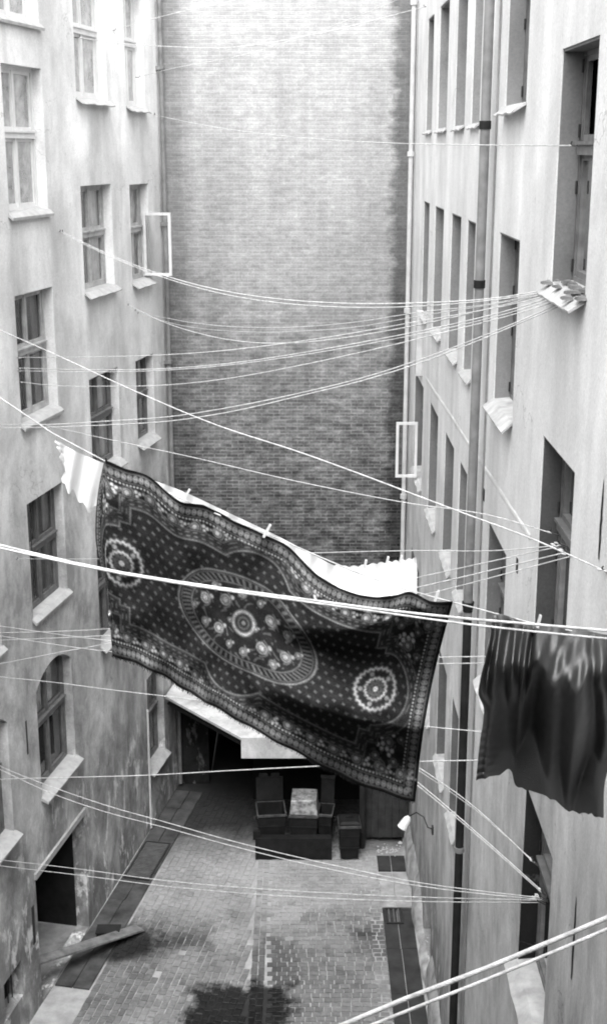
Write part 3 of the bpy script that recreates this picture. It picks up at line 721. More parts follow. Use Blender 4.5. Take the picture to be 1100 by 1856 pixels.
# ================================================================== CLOTH
def interp(tab, x):
    """smooth (Catmull-Rom) interpolation of a table of (x, values...)"""
    tab = np.array(tab, float); xs = tab[:, 0]; ys = tab[:, 1:]
    x = np.clip(x, xs[0], xs[-1]); i = np.clip(np.searchsorted(xs, x, side='right') - 1, 0, len(xs) - 2)
    h = (xs[i + 1] - xs[i]); t = ((x - xs[i]) / h)[..., None]; h = h[..., None]
    m = np.gradient(ys, xs, axis=0); m0, m1 = m[i], m[i + 1]
    return (2 * t**3 - 3 * t**2 + 1) * ys[i] + (t**3 - 2 * t**2 + t) * h * m0 + (-2 * t**3 + 3 * t**2) * ys[i + 1] + (t**3 - t**2) * h * m1
def sheet(name, P, m, tone=None):
    """P: (nt, ns, 3) grid of points, tone: (nt, ns) grey"""
    nt, ns, _ = P.shape; me = bpy.data.meshes.new(name)
    idx = np.arange(nt * ns).reshape(nt, ns)
    q = np.stack([idx[:-1, :-1], idx[1:, :-1], idx[1:, 1:], idx[:-1, 1:]], -1).reshape(-1, 4)
    me.vertices.add(nt * ns); me.vertices.foreach_set('co', P.astype(np.float32).ravel())
    me.loops.add(q.size); me.loops.foreach_set('vertex_index', q.astype(np.int32).ravel())
    me.polygons.add(len(q)); me.polygons.foreach_set('loop_start', np.arange(0, q.size, 4, dtype=np.int32)); me.polygons.foreach_set('loop_total', np.full(len(q), 4, dtype=np.int32))
    me.update(calc_edges=True); me.validate()
    me.polygons.foreach_set('use_smooth', np.ones(len(q), dtype=bool))
    if tone is not None:
        ca = me.color_attributes.new('tone', 'FLOAT_COLOR', 'POINT'); c = np.repeat(tone.reshape(-1, 1), 4, 1); c[:, 3] = 1
        ca.data.foreach_set('color', c.astype(np.float32).ravel())
    me.materials.append(m); o = bpy.data.objects.new(name, me); C.objects.link(o); return o
def unproject(U, V, Y):
    x = (U - CU) / FPX; y = -(V - CV) / FPX
    rx, ry, rz_ = x, CP + y * SP, -SP + y * CP
    k = Y / ry
    return np.stack([rx * k, Y, CAMZ + rz_ * k], -1)
def ss(a, b, x):
    t = np.clip((x - a) / (b - a), 0, 1); return t * t * (3 - 2 * t)

# ---- the carpet
LR = 2.08
def carpet_tone(S, T):
    X_, Y_ = S * LR, T
    x, y = X_ - LR / 2, Y_ - .5
    ax_, ay = np.abs(x), np.abs(y)
    e = np.minimum(np.minimum(X_, LR - X_), np.minimum(Y_, 1 - Y_))
    vert = np.minimum(X_, LR - X_) < np.minimum(Y_, 1 - Y_)            # nearest edge is an end
    along = np.where(vert, Y_, X_)
    c = np.full_like(X_, .035)
    def paint(mask, val, c): return c * (1 - mask) + val * mask
    def disc(px, py, r, soft=.004, sx=1.0, sy=1.0):
        d = np.sqrt(((x - px) / sx)**2 + ((y - py) / sy)**2); return 1 - ss(r - soft, r + soft, d), d
    def ring(px, py, r, w, sx=1.0, sy=1.0):
        d = np.sqrt(((x - px) / sx)**2 + ((y - py) / sy)**2); return np.exp(-((d - r) / w)**2), d
    # outer selvedge, lozenge guard, bead row
    c = paint(ss(.0, .004, e) * (1 - ss(.008, .012, e)), .02, c)
    ph = (along / .030) % 1.0 - .5; le = (e - .043) / .021
    loz = 1 - ss(.30, .42, np.sqrt((ph * .8)**2 + (np.abs(le) * .42)**2))
    c = paint(((e > .018) & (e < .070)) * loz * .85, .34, c)
    c = paint(((e > .018) & (e < .070)) * (1 - ss(.05, .12, np.sqrt(ph**2 + (np.abs(np.abs(le) - .45) * .5)**2))), .05, c)
    for q, w_, v in ((.019, .0025, .22), (.069, .0025, .2)): c = paint(np.exp(-((e - q) / w_)**2), v, c)
    pb = (along / .018) % 1.0 - .5
    c = paint((1 - ss(.22, .36, np.sqrt(pb**2 + ((e - .083) / .016)**2))), .55, c)
    # the field: a rectangle with lobes at the middle of the long sides and round the end medallions
    r1 = np.maximum(ax_ - .685, ay - .30)
    step = np.maximum(ax_ - .74, ay - .215)
    lob = (np.sqrt((x / .205)**2 + ((ay - .20) / .185)**2) - 1) * .19
    mx = .732
    end = np.sqrt((ax_ - mx)**2 + y**2) - .185
    sd = np.minimum(np.minimum(r1, step), np.minimum(lob, end))
    # borders: ground
    bord = (sd > .062) & (e > .092)
    swirl = np.sin(X_ * 61 + 2.2 * np.sin(Y_ * 47)) * np.sin(Y_ * 58 + 2.5 * np.sin(X_ * 39))
    c = paint(bord * ss(.55, .85, swirl) * .5, .17, c)
    sp = .118
    for side in (-1, 1):
        for k in range(-8, 9):
            px = k * sp; py = side * (.5 - .122)
            if abs(px) < .26: py = side * (.5 - .108)
            big = k % 1 == 0
            m_, d = disc(px, py, .0235); c = paint(m_, .36, c); r_, _ = ring(px, py, .0165, .0035); c = paint(r_, .10, c); m2, _ = disc(px, py, .007); c = paint(m2, .5, c)
            r_, _ = ring(px, py, .034, .003); c = paint(r_ * (x - px > -.01), .22, c)
            for dx, dy in ((.052, -.008), (.066, .008), (.046, .014), (.06, -.02)):
                m_, _ = disc(px + dx, py + dy * side, .0085, .004); c = paint(m_, .48, c)
            m_, _ = disc(px + .085, py + .012 * side, .006, .004); c = paint(m_, .3, c)
    for side in (-1, 1):                                             # ends: clusters in the corners
        for q in (-1, 1):
            for (dx, dy, r) in ((.86, .245, .026), (.905, .12, .024), (.80, .33, .02), (.90, .33, .018), (.845, .385, .022), (.915, .02, .018), (.925, .21, .014)):
                px, py = side * dx, q * dy
                m_, _ = disc(px, py, r); c = paint(m_, .26, c); r_, _ = ring(px, py, r * .68, .004); c = paint(r_, .08, c); m2, _ = disc(px, py, r * .3); c = paint(m2, .45, c)
                r_, _ = ring(px, py, r * 1.5, .003); c = paint(r_ * (y * q > dy), .18, c)
            for (dx, dy) in ((.88, .185), (.82, .275), (.87, .29), (.81, .22)):
                for k in range(3):
                    m_, _ = disc(side * (dx + .016 * math.cos(k * 2.1 + dx * 9)), q * (dy + .016 * math.sin(k * 2.1 + dx * 9)), .011, .004); c = paint(m_, .55, c)
    # outline band round the field: line, chain, line
    inb = (sd > -.002) & (sd < .064) & (e > .088)
    c = paint(inb * 1.0, .055, c)
    for q, w_, v in ((.004, .0035, .30), (.013, .002, .13), (.058, .0028, .18)): c = paint((e > .088) * np.exp(-((sd - q) / w_)**2), v, c)
    chain = np.abs((sd - .035) / .014); pc = ((x * .8 + y * .55) / .034) % 1.0
    zig = np.exp(-(((sd - .035) - .011 * np.sign(np.sin(pc * 2 * np.pi))) / .003)**2)
    c = paint((e > .088) * zig, .24, c)
    # the field itself
    f = sd < -.002
    c = np.where(f, .040, c)
    gx, gy = .050, .043
    row = np.floor(Y_ / gy); dx = ((X_ + (row % 2) * gx / 2) / gx) % 1 - .5; dy = (Y_ / gy) % 1 - .5
    dot = 1 - ss(.10, .22, np.sqrt(dx**2 + dy**2) + .06 * np.sin(4 * np.arctan2(dy, dx)))
    c = paint(f * dot, .18, c)
    # end medallions
    for s in (-1, 1):
        px = s * mx
        m_, d = disc(px, 0, .128); c = paint(m_, .042, c); th = np.arctan2(y, x - px)
        c = paint(np.exp(-((d - .110 - .004 * np.sin(th * 24)) / .0085)**2), .52, c)
        c = paint(np.exp(-((d - .057 - .003 * np.sin(th * 16)) / .0075)**2), .50, c)
        c = paint((d < .048) * (1 - ss(.009, .016, np.abs(d - .031 - .007 * np.sin(th * 8)))), .12, c)
        m2, _ = disc(px, 0, .014); c = paint(m2, .6, c)
        for k in range(5):
            a = k * 2 * math.pi / 5 + .5; m2, _ = disc(px + .083 * math.cos(a), .083 * math.sin(a), .012); c = paint(m2, .34, c)
    # centre medallion
    rr = np.sqrt((x / .405)**2 + (y / .236)**2); th = np.arctan2(y / .236, x / .405)
    c = np.where(rr < 1.0, .038, c)
    c = paint(np.exp(-((rr - 1.0) / .014)**2), .28, c); c = paint(np.exp(-((rr - .955) / .008)**2), .16, c); c = paint(np.exp(-((rr - .80) / .010)**2), .20, c)
    da = (th * 64 / (2 * np.pi)) % 1 - .5
    c = paint((rr > .82) * (rr < .94) * (1 - ss(.16, .26, np.abs(da + (rr - .88) * 2.2))), .16, c)
    sw2 = np.sin(x * 70 + 3 * np.sin(y * 52)) * np.sin(y * 66 + 3 * np.sin(x * 48 + 1))
    c = paint((rr < .78) * ss(.6, .85, sw2) * .6, .2, c)
    for (px, py, r) in ((.13, .075, .030), (-.13, -.075, .030), (.135, -.085, .027), (-.135, .085, .028), (.245, .03, .027), (-.245, -.03, .028), (.225, -.085, .022), (-.225, .09, .022), (.04, .145, .022), (-.05, -.15, .024), (.06, -.14, .018), (-.05, .14, .018), (.20, .11, .02), (-.2, -.12, .02), (.075, .0, .012), (-.08, .015, .012), (.30, -.02, .016), (-.305, .035, .016)):
        m_, d = disc(px, py, r); c = paint(m_, .38, c); r_, _ = ring(px, py, r * .66, .004); c = paint(r_, .15, c); m2, _ = disc(px, py, r * .3); c = paint(m2, .5, c)
        m2, _ = disc(px + r * 1.2, py - r * .9, r * .38); c = paint(m2, .42, c)
        r_, _ = ring(px - .01, py, r * 1.5, .003); c = paint(r_ * (x > px), .22, c)
    r_, d = ring(0, 0, .060, .009); m_, _ = disc(0, 0, .068); c = paint(m_, .05, c); c = paint(r_, .46, c)
    r_, _ = ring(0, 0, .030, .006); c = paint(r_, .17, c); m2, _ = disc(0, 0, .012); c = paint(m2, .3, c)
    wear = .5 + .5 * np.sin(X_ * 2.3 + 1.1 * np.sin(Y_ * 5)) * np.sin(Y_ * 4.1 + 1.7 * np.sin(X_ * 3.1)); c = c * (.78 + .4 * wear) + .012 * (1 - wear)
    k5 = np.array([.25, .5, .25]); c = np.apply_along_axis(lambda q: np.convolve(q, k5, 'same'), 1, c); c = np.apply_along_axis(lambda q: np.convolve(q, k5, 'same'), 0, c)
    # pile: thread by thread unevenness
    c = c * (1 + .22 * rng.standard_normal(c.shape)) * (1 + .10 * np.sin(Y_ * 95 + 5 * np.sin(X_ * 3)))
    return np.clip(np.where(c < .06, c * .38, c * (.44 + .4 * c)), .006, .5)
TOP = [(0, 174, 832), (.11, 192, 835), (.148, 222, 848), (.21, 268, 862), (.285, 324, 908), (.355, 376, 919), (.418, 423, 944), (.5, 485, 972), (.56, 525, 993), (.615, 566, 1035), (.69, 612, 1064), (.765, 660, 1080), (.838, 709, 1081), (.885, 742, 1073), (.95, 784, 1091), (1, 820, 1092)]
BOT = [(0, 214, 1180), (.11, 203, 1188), (.148, 224, 1195), (.26, 287, 1221), (.38, 345, 1256), (.5, 398, 1287), (.6, 460, 1322), (.7, 533, 1362), (.852, 645, 1419), (.93, 703, 1440), (1, 752, 1454)]
ns, nt = 680, 330
S, T = np.meshgrid(np.linspace(0, 1, ns), np.linspace(0, 1, nt))
tp, bt = interp(TOP, S), interp(BOT, S)
U = tp[..., 0] * (1 - T) + bt[..., 0] * T; V = tp[..., 1] * (1 - T) + bt[..., 1] * T
# the left end has blown round: a narrow strip seen edge on, turned away lower down
edge_u = interp([(0, 190), (.14, 180), (.3, 174), (.45, 175), (.55, 182), (.7, 199), (1, 212)], T)[..., 0]
fold_u = interp([(0, 192), (.3, 193), (.6, 195), (1, 204)], T)[..., 0]
k = np.clip(S / .11, 0, 1)
U = np.where(S < .11, edge_u * (1 - k) + fold_u * k, U)
near_fold = np.exp(-((S - .11) / .05)**2) * (S >= .11); U = U + near_fold * (fold_u - (interp(TOP, np.full_like(S, .11))[..., 0] * (1 - T) + interp(BOT, np.full_like(S, .11))[..., 0] * T))
# right edge is a little bowed
U = U - 10 * np.sin(np.pi * T) * ss(.8, 1, S)
V = V + 3 * np.sin(S * 60) * ss(.85, 1, T) * .5
D = .05 * np.sin(S * 9 + T * 2.2) + .03 * np.sin(S * 17 - T * 3)             # metres towards the window
g = ss(.50, .78, S)
ph1 = T + (S - .78) * .85
fold = np.cos(np.pi * np.clip((ph1 - .17) / .16, 0, 1)) * .5 + .5                # crest, then falls away
D = D + g * ((.42 * fold))
ph2 = T + (S - .78) * .25
D = D + g * .46 * ss(.36, .66, ph2) * (1 - ss(.68, .84, ph2))
D = D - .10 * ss(.85, 1, S) * np.sin(np.pi * T)
D = D + .05 * np.sin(T * 26 + S * 8) * ss(.75, 1, S) * .25
wr = sum(a_ * np.sin(S * LR * f1 + T * f2 + p_) for a_, f1, f2, p_ in ((.010, 13, 21, 0), (.009, -17, 26, 1.3), (.007, 29, 17, 2.2), (.006, 37, -23, .4), (.004, -55, 41, 4.)))
D = D + wr * (.6 + .8 * ss(.4, 1, T)) + .02 * np.sin(S * 31 + 1.5 * np.sin(T * 4)) * ss(.5, 1, T)
D = D + .016 * np.sin(S * 95) * (1 - ss(0, .3, T))                                # tugs of the pegs
D = np.where(S < .11, D - .30 * (1 - k)**1.2, D) + .03
P = unproject(U, V, 7.5 - D)
def carpet_mat():
    t = NT('carpet_pile'); a = t.n('ShaderNodeVertexColor', layer_name='tone')
    t.l(a.outputs[0], t.b.inputs['Base Color']); t.b.inputs['Roughness'].default_value = .95; t.b.inputs['Specular IOR Level'].default_value = .02
    bp = t.n('ShaderNodeBump'); bp.inputs['Strength'].default_value = .35; bp.inputs['Distance'].default_value = .006
    t.l(t.noise(220, 3), bp.inputs['Height']); t.l(bp.outputs[0], t.b.inputs['Normal']); return t.m
o = sheet('carpet', P, carpet_mat(), carpet_tone(S, T))
sm = o.modifiers.new('pile_thickness', 'SOLIDIFY'); sm.thickness = .009; sm.offset = -1
fb = MB()
for i in range(2, ns - 1, 2):
    p = Vector(P[-1, i]); d_ = Vector(P[-1, i] - P[-6, i]).normalized(); l_ = random.uniform(.006, .018)
    q = p + d_ * l_ + Vector((random.uniform(-.008, .008), random.uniform(-.01, .01), 0)); w_ = Vector((.0016, 0, 0))
    fb.add([p - w_ * 1.3, p + w_ * 1.3, q + w_, q - w_], [(0, 1, 2, 3)])
fr_ = fb.build('fringe', plain('dark_wool_fringe', .02, .95, .4, 40), o); fr_['kind'] = 'stuff'
tag(o, 'large dark patterned carpet with oval medallion pegged slantwise on a line across the yard', 'carpet')

# ---- white sheet behind it
WT = [(0, 97, 793), (.06, 130, 814), (.14, 185, 838), (.35, 330, 890), (.48, 420, 932), (.62, 510, 975), (.70, 560, 1001), (.80, 620, 1028), (.89, 690, 1022), (1, 755, 1013)]
WB = [(0, 108, 862), (.05, 132, 898), (.11, 168, 922), (.2, 230, 960), (.35, 340, 1010), (.48, 430, 1060), (.62, 510, 1110), (.75, 580, 1150), (.88, 690, 1160), (1, 755, 1078)]
ns2, nt2 = 260, 60
S2, T2 = np.meshgrid(np.linspace(0, 1, ns2), np.linspace(0, 1, nt2))
tp, bt = interp(WT, S2), interp(WB, S2); U2 = tp[..., 0] * (1 - T2) + bt[..., 0] * T2; V2 = tp[..., 1] * (1 - T2) + bt[..., 1] * T2
rag = np.interp(np.linspace(0, 1, nt2), [0, .05, .12, .2, .24, .36, .4, .52, .60, .66, .8, .86, 1], [0, 5, 1, 9, 3, 6, 12, 5, 15, 9, 20, 12, 4])[:, None]
U2 = U2 + rag * (1 - ss(0, .04, S2)) * .9
V2 = V2 + (3.5 * np.abs(np.sin(S2 * 150)) * (S2 > .78) * (1 - ss(0, .2, T2)) * -1) + (7 * np.sin(S2 * 83) + 6 * np.sin(S2 * 191 + 1)) * ss(.5, 1, T2) * (S2 < .2)
D2 = .05 * np.sin(S2 * 46) + .03 * np.sin(S2 * 110 + T2 * 4)
D2 = D2 + .35 * ss(0, 1, T2) * ss(.6, .8, S2)
mw = NT('white_cotton'); M_WHITE = mw.out(.60, .9, mw.noise(60, 4), .2, .01, .1)
o = sheet('white_sheet', unproject(U2, V2, 7.95 - D2 * .7), M_WHITE)
tag(o, 'white cloth with ragged left end hanging behind the dark carpet', 'cloth')

# ---- black cloth at the right
KT = [(0, 884, 1120), (.10, 905, 1113), (.2, 935, 1122), (.36, 972, 1135), (.42, 985, 1133), (.6, 1030, 1135), (.8, 1085, 1148), (1, 1135, 1156)]
KB = [(0, 862, 1415), (.14, 895, 1408), (.26, 927, 1402), (.29, 931, 1417), (.36, 948, 1430), (.44, 972, 1436), (.52, 995, 1448), (.62, 1015, 1458), (.66, 1022, 1465), (.78, 1050, 1474), (.88, 1072, 1477), (1, 1093, 1484)]
ns3, nt3 = 200, 160
S3, T3 = np.meshgrid(np.linspace(0, 1, ns3), np.linspace(0, 1, nt3))
tp, bt = interp(KT, S3), interp(KB, S3); U3 = tp[..., 0] * (1 - T3) + bt[..., 0] * T3; V3 = tp[..., 1] * (1 - T3) + bt[..., 1] * T3
le = interp([(0, 0), (.1, 4), (.25, 0), (.38, -6), (.47, -7), (.55, 4), (.62, 5), (.75, 2), (1, 0)], T3)[..., 0]
U3 = U3 + le * (1 - ss(0, .25, S3))
re_ = interp([(0, 0), (.3, 6), (.6, 4), (.8, -6), (1, 0)], T3)[..., 0]; U3 = U3 + re_ * ss(.75, 1, S3)
hem = np.interp(np.linspace(0, 1, ns3), np.linspace(0, 1, 41), rng.uniform(-3, 2.4, 41))[None, :]; V3 = V3 + hem * ss(.88, 1, T3)
brk = .30 + .05 * np.sin(S3 * 11 + .6) + .025 * np.sin(S3 * 29) - .03 * ss(.6, .8, S3)
D3 = .50 * (ss(-1, 1, T3 / brk) - .5) * 1.25 - .66 * ss(.9, 2.9, T3 / brk) * .85
amp = (1 - ss(.30, .62, T3)) * ss(0, .08, T3)
D3 = D3 + amp * (.075 * np.sin(S3 * 66 + T3 * 3 + .8 * np.sin(T3 * 9)) * (1 - ss(.28, .36, S3)) + .05 * np.sin(S3 * 48 - T3 * 5) * ss(.68, .8, S3) - .16 * np.exp(-((S3 - .34 + T3 * .09) / .020)**2) - .05 * np.exp(-((S3 - .17 - T3 * .02) / .016)**2))
lr_ = (1 - ss(.26, .5, T3)); D3 = D3 + lr_ * (.03 * np.sin(S3 * 17 + T3 * 9) + .012 * np.sin(S3 * 37 - T3 * 17 + 2) + .008 * np.sin(S3 * 71 + T3 * 23))
D3 = D3 + .05 * np.sin(S3 * 14 + 1) * ss(.4, .9, T3) + .008 * np.sin(T3 * 130) * (1 - ss(.05, .2, S3)) * ss(.6, .75, T3)
kt = NT('black_satin_wool'); M_BLACK = kt.out(.006, kt.rng(kt.noise(9, 5, .7), .3, .7, .36, .52), kt.noise(110, 5, .7), .5, .012, 1.0)
kt.b.inputs['IOR'].default_value = 1.65
o = sheet('black_cloth', unproject(U3, V3, 7.5 - D3), M_BLACK)
tag(o, 'heavy black cloth with a grey sheen along its top, hanging at the right', 'cloth')

# ================================================================== WASHING LINES
def line(label, px, r=.0065, A=None, B=None, m=None, sub=8):
    """a rope in a vertical plane between two wall points; px: sightings of it, A and B: plan positions where they are not sighted"""
    a = Vector(A).to_2d() if A else left_pt(*px[0]).to_2d(); c = Vector(B).to_2d() if B else right_pt(*px[-1]).to_2d()
    t = (c - a).normalized(); nrm = Vector((-t.y, t.x, 0)); p0 = Vector((a.x, a.y, 0))
    pts = [on_plane(u, v, p0, nrm) for u, v in px]
    st = [(p.to_2d() - a).dot(t) for p in pts]; zs = [p.z for p in pts]
    Lg = (c - a).length
    if A and st[0] > .05: zs.insert(0, zs[0] + (zs[0] - zs[1]) / (st[1] - st[0]) * st[0] * .8); st.insert(0, 0)
    if B and st[-1] < Lg - .05: zs.append(zs[-1] + (zs[-1] - zs[-2]) / (st[-1] - st[-2]) * (Lg - st[-1]) * .8); st.append(Lg)
    q = np.linspace(st[0], st[-1], max(12, int((st[-1] - st[0]) / .22)))
    z = interp(list(zip(st, zs)), q)[:, 0] if len(st) > 2 else np.interp(q, st, zs)
    r *= .95
    b = MB(); b.tube([Vector((a.x + t.x * s_, a.y + t.y * s_, z_)) for s_, z_ in zip(q, z)], r, 6)
    o = b.build('washing_line', m or M_ROPE)
    for i_, sg in ((0, 1), (-1, -1)):                # iron eye in the wall and the knot on it
        e = Vector((a.x + t.x * q[i_], a.y + t.y * q[i_], z[i_])); d3 = Vector((t.x * sg, t.y * sg, 0))
        h = MB(); h.tube([e - d3 * .05, e + d3 * .03, e + d3 * .06 + Vector((0, 0, .02)), e + d3 * .045 + Vector((0, 0, .035))], .007, 6); h.build('hook', M_IRON, o)
        kx = MB(); p1 = e + d3 * .06; p2 = e + d3 * .11
        kx.tube([p1, (p1 + p2) / 2, p2], [r * .9, r * 2.1, r * .9], 7); kx.build('knot', M_ROPE, o)
    tag(o, label, 'washing line', 'washing lines strung across the yard'); return o
G_ = M_ROPE
line('faint sagging line across the very top from the upper left middle window', [(140, 68), (230, 80), (300, 84), (430, 85), (550, 66), (772, 12)], .006)
line('faint line climbing across the top from beside the upper left narrow window', [(205, 55), (300, 28), (420, 2), (520, -20), (780, -70)], .005)
line('faint line below the topmost sagging one, fading into the upper brick wall', [(250, 140), (300, 127), (450, 97), (560, 62), (700, 8), (790, -30)], .004)
line('single nearly level line crossing the upper brick wall to the big window at upper right', [(280, 208), (360, 225), (550, 250), (760, 261), (885, 263), (1040, 264)], .005)
line('upper rope of the sagging pair starting by the open white sash on the left', [(112, 420), (200, 462), (300, 500), (420, 530), (550, 546), (760, 549), (900, 540), (1000, 524)], .007)
line('lower rope of the sagging pair starting by the open white sash on the left', [(108, 420), (200, 465), (300, 504), (420, 536), (550, 553), (760, 555), (900, 543), (1000, 528)], .006)
line('thick bright deep-sagging line from under the left middle sill to the broken tile sill', [(232, 553), (300, 585), (360, 604), (430, 618), (520, 622), (620, 613), (700, 600), (800, 580), (900, 556), (1000, 530)], .0075)
line('thin line sagging just above the thick bright one below the open left sash', [(245, 563), (300, 576), (350, 585), (420, 592), (550, 592), (650, 583), (760, 566), (900, 549), (1000, 527)], .005)
line('thinner upper neighbour of the deep-sagging bright line against the brick wall', [(250, 568), (330, 590), (400, 599), (550, 600), (650, 592), (760, 573), (930, 545), (1005, 530)], .0045)
line('level line leaving the meeting rail of the left curtained window', [(32, 648), (150, 647), (300, 643), (400, 636), (480, 627), (620, 607), (760, 582), (930, 551), (1005, 533)], .005)
line('upper of two close lines leaving the lower sash of the left curtained window', [(33, 667), (150, 670), (300, 668), (420, 658), (550, 639), (700, 612), (800, 592), (930, 560), (1008, 536)], .0055)
line('lower of two close lines leaving the lower sash of the left curtained window', [(33, 672), (150, 674), (300, 671), (420, 661), (550, 643), (700, 617), (800, 597), (930, 565), (1010, 540)], .005)
line('line rising to the right from the bottom of the left curtained window', [(36, 692), (100, 699), (200, 700), (300, 698), (420, 685), (550, 661), (700, 628), (850, 591), (930, 570), (1012, 545)], .0055)
line('upper rope of the pair dipping past the far left dark window and climbing right', [(-30, 769), (100, 769), (200, 763), (310, 755), (430, 736), (550, 711), (660, 684), (760, 652), (870, 611), (950, 578), (1015, 549)], .006)
line('lower rope of the pair dipping past the far left dark window and climbing right', [(-30, 776), (100, 774), (200, 770), (310, 763), (430, 744), (550, 716), (660, 689), (760, 658), (870, 616), (950, 582), (1018, 553)], .006)
line('straight bright line falling from the upper left window across the bricks to the right wall', [(-30, 585), (100, 642), (250, 711), (400, 773), (550, 822), (660, 862), (760, 900), (850, 934), (960, 975), (1100, 1037)], .0075)
line('thin straight line falling above the carpet to the sash of the near right window', [(60, 765), (200, 797), (350, 829), (550, 875), (740, 912), (900, 937), (1005, 968)], .0055)
line('rope carrying the dark carpet and the black cloth', [(0, 720), (97, 786), (190, 835), (330, 905), (485, 968), (653, 1040), (740, 1070), (820, 1091), (905, 1114), (1000, 1138), (1100, 1152)], .0045, A=(-7.35, 7.5), B=(XR, 7.5))
line('upper thick near rope passing in front of the carpet and the black cloth', [(-60, 973), (0, 988), (200, 1034), (380, 1063), (550, 1086), (700, 1106), (820, 1119), (960, 1131), (1150, 1147)], .0072, A=(-7.7, 6.1), B=(XR, 5.6))
line('lower thick near rope passing in front of the carpet and the black cloth', [(-60, 980), (0, 993), (200, 1036), (380, 1066), (550, 1090), (700, 1111), (820, 1128), (960, 1144), (1150, 1162)], .0055, A=(-7.7, 6.0), B=(XR, 5.5))
line('short level line showing between the left dark window and the carpet edge', [(30, 1013), (178, 1013), (400, 1008), (575, 1002), (760, 998), (900, 998), (1020, 988)], .005)
line('level line hidden behind the carpet, coming out beside the white cloth', [(-40, 1148), (190, 1140), (500, 1105), (760, 1046), (1015, 990)], .005)
line('rising line at the left edge below the dark window, running behind the carpet', [(-40, 1211), (195, 1167), (500, 1120), (760, 1064), (1030, 1000)], .006)
line('lowest of the lines fanning into the near right window beside the white cloth', [(-40, 1162), (190, 1152), (500, 1130), (760, 1080), (1035, 1008)], .005)
line('upper of two level lines between carpet edge and black cloth', [(-40, 1129), (190, 1160), (500, 1185), (800, 1191), (875, 1190), (1000, 1187)], .0055)
line('lower of two level lines between carpet edge and black cloth', [(-40, 1146), (200, 1181), (500, 1200), (800, 1203), (875, 1202), (1000, 1199)], .0055)
line('line crossing the arched window and slipping behind the carpet bottom', [(-30, 1224), (100, 1237), (200, 1250), (370, 1270), (600, 1298), (785, 1318), (868, 1326), (965, 1336)], .006)
line('bright taut line crossing the foot of the arched window and the dark passage', [(-30, 1413), (130, 1409), (270, 1405), (430, 1396), (590, 1388), (765, 1380), (865, 1378), (965, 1375)], .007)
line('upper rope of the pair falling across the yard past the dustbins', [(-20, 1378), (0, 1388), (100, 1428), (200, 1462), (300, 1490), (420, 1524), (550, 1556), (660, 1580), (760, 1600), (870, 1615), (985, 1628)], .006)
line('lower rope of the pair falling across the yard past the dustbins', [(-20, 1384), (0, 1394), (100, 1440), (200, 1474), (300, 1500), (420, 1533), (550, 1565), (660, 1588), (760, 1606), (870, 1620), (985, 1631)], .006)
line('upper rope of the lowest level pair crossing the cobbles to the lower right window', [(-20, 1556), (150, 1576), (300, 1596), (430, 1608), (550, 1616), (760, 1626), (980, 1632)], .006)
line('lower rope of the lowest level pair crossing the cobbles to the lower right window', [(-20, 1567), (150, 1587), (300, 1606), (430, 1618), (550, 1626), (760, 1634), (980, 1636)], .006)
line('upper of the steep bright lines from the carpet corner to the lower right window', [(215, 1075), (500, 1235), (760, 1392), (850, 1455), (970, 1566)], .006)
line('twin just beside the upper steep bright line to the lower right window', [(218, 1078), (500, 1240), (760, 1398), (850, 1460), (968, 1562)], .005)
line('lower of the steep bright lines from the carpet corner to the lower right window', [(215, 1100), (500, 1262), (758, 1419), (830, 1480), (986, 1619)], .0065)
line('twin just beneath the lower steep bright line to the lower right window', [(212, 1104), (500, 1267), (758, 1425), (830, 1485), (986, 1622)], .005)
line('upper of the two thickest ropes rising across the bottom right corner', [(560, 1883), (625, 1856), (740, 1808), (860, 1763), (980, 1714), (1100, 1663), (1160, 1637)], .0085, A=(-5, 3.6), B=(XR, 3.2))
line('lower of the two thickest ropes rising across the bottom right corner', [(600, 1888), (680, 1856), (760, 1823), (860, 1784), (980, 1735), (1100, 1684), (1160, 1658)], .0062, A=(-5, 3.7), B=(XR, 3.3))

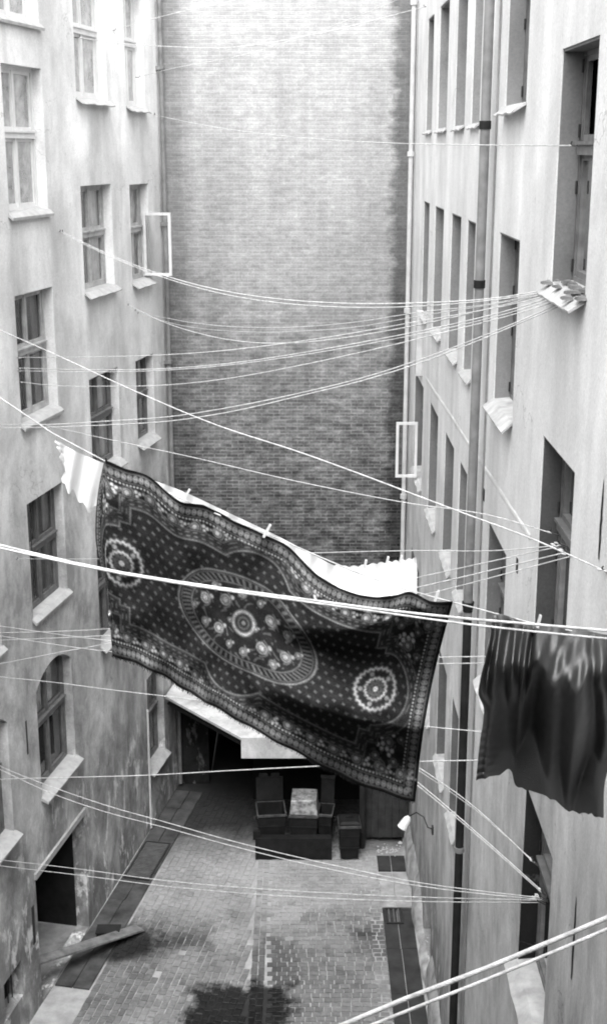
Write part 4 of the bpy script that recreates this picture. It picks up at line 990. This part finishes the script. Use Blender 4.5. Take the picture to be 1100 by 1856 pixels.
# pegs
def peg(u, v, y, label, tilt=.25, h=.085):
    t = thing('clothes_peg', label, 'clothes peg', tuple(at_y(u, v, y)), 'pale wooden clothes pegs')
    c = at_y(u, v, y)
    def F(a, z, o): return c + Vector((a * math.cos(tilt) + z * math.sin(tilt), -o, z * math.cos(tilt) - a * math.sin(tilt)))
    for s in (-1, 1):
        b = MB(); b.hexa([F(-.007, -h * .5, s * .006), F(.007, -h * .5, s * .006), F(.007, -h * .5, s * .016), F(-.007, -h * .5, s * .016), F(-.006, h * .5, s * .003), F(.006, h * .5, s * .003), F(.006, h * .5, s * .013), F(-.006, h * .5, s * .013)])
        b.build('prong', M_PEG, t)
peg(338, 898, 7.44, 'pale peg on the carpet edge, the leftmost one', .5)
peg(484, 962, 7.44, 'pale peg on the carpet edge above the oval medallion', .5)
peg(791, 1080, 7.40, 'pale peg at the upper right corner of the carpet', .3, .07)
peg(976, 1126, 7.44, 'pale peg upright on the top of the black cloth', .2, .08)
for i, (u, v) in enumerate(((662, 1022), (702, 1016), (726, 1014))):
    peg(u, v, 7.7, ('small peg on the white cloth, leftmost of its three', 'small peg on the white cloth, middle of its three', 'small peg on the white cloth, nearest its right end')[i], .2, .05)

# ================================================================== CAMERA, LIGHT
cam = bpy.data.cameras.new('camera'); co = bpy.data.objects.new('camera', cam); C.objects.link(co)
cam.sensor_fit = 'VERTICAL'; cam.sensor_height = 24; cam.sensor_width = 24 * 1100 / 1856; cam.lens = 24 * FPX / 1856
co.location = EYE; co.rotation_euler = (math.pi / 2 - PITCH, 0, 0); cam.clip_start = .1; cam.clip_end = 500
bpy.context.scene.camera = co
EL, AZ = math.radians(60), math.radians(187)       # sun behind the window and to the left, veiled
sd_ = Vector((math.sin(AZ) * math.cos(EL), math.cos(AZ) * math.cos(EL), math.sin(EL)))
w = bpy.data.worlds.new('World'); bpy.context.scene.world = w; w.use_nodes = True; nt_ = w.node_tree
sk = nt_.nodes.new('ShaderNodeTexSky'); sk.sky_type = 'NISHITA'; sk.sun_disc = False; sk.sun_elevation = EL; sk.sun_rotation = AZ; sk.dust_density = 4
bw = nt_.nodes.new('ShaderNodeRGBToBW'); nt_.links.new(sk.outputs[0], bw.inputs[0]); nt_.links.new(bw.outputs[0], nt_.nodes['Background'].inputs[0])
nt_.nodes['Background'].inputs[1].default_value = .78
sun = bpy.data.lights.new('sun', 'SUN'); sun.energy = 1.7; sun.angle = math.radians(50); so = bpy.data.objects.new('sun', sun); C.objects.link(so)
so.rotation_euler = sd_.to_track_quat('Z', 'Y').to_euler(); so.location = (0, 0, 40)
sc = bpy.context.scene
sc.view_settings.view_transform = 'Standard'; sc.view_settings.look = 'None'; sc.view_settings.exposure = 0
sc.cycles.filter_width = 1.9; sc.cycles.max_bounces = 8; sc.cycles.diffuse_bounces = 5; sc.cycles.transparent_max_bounces = 8
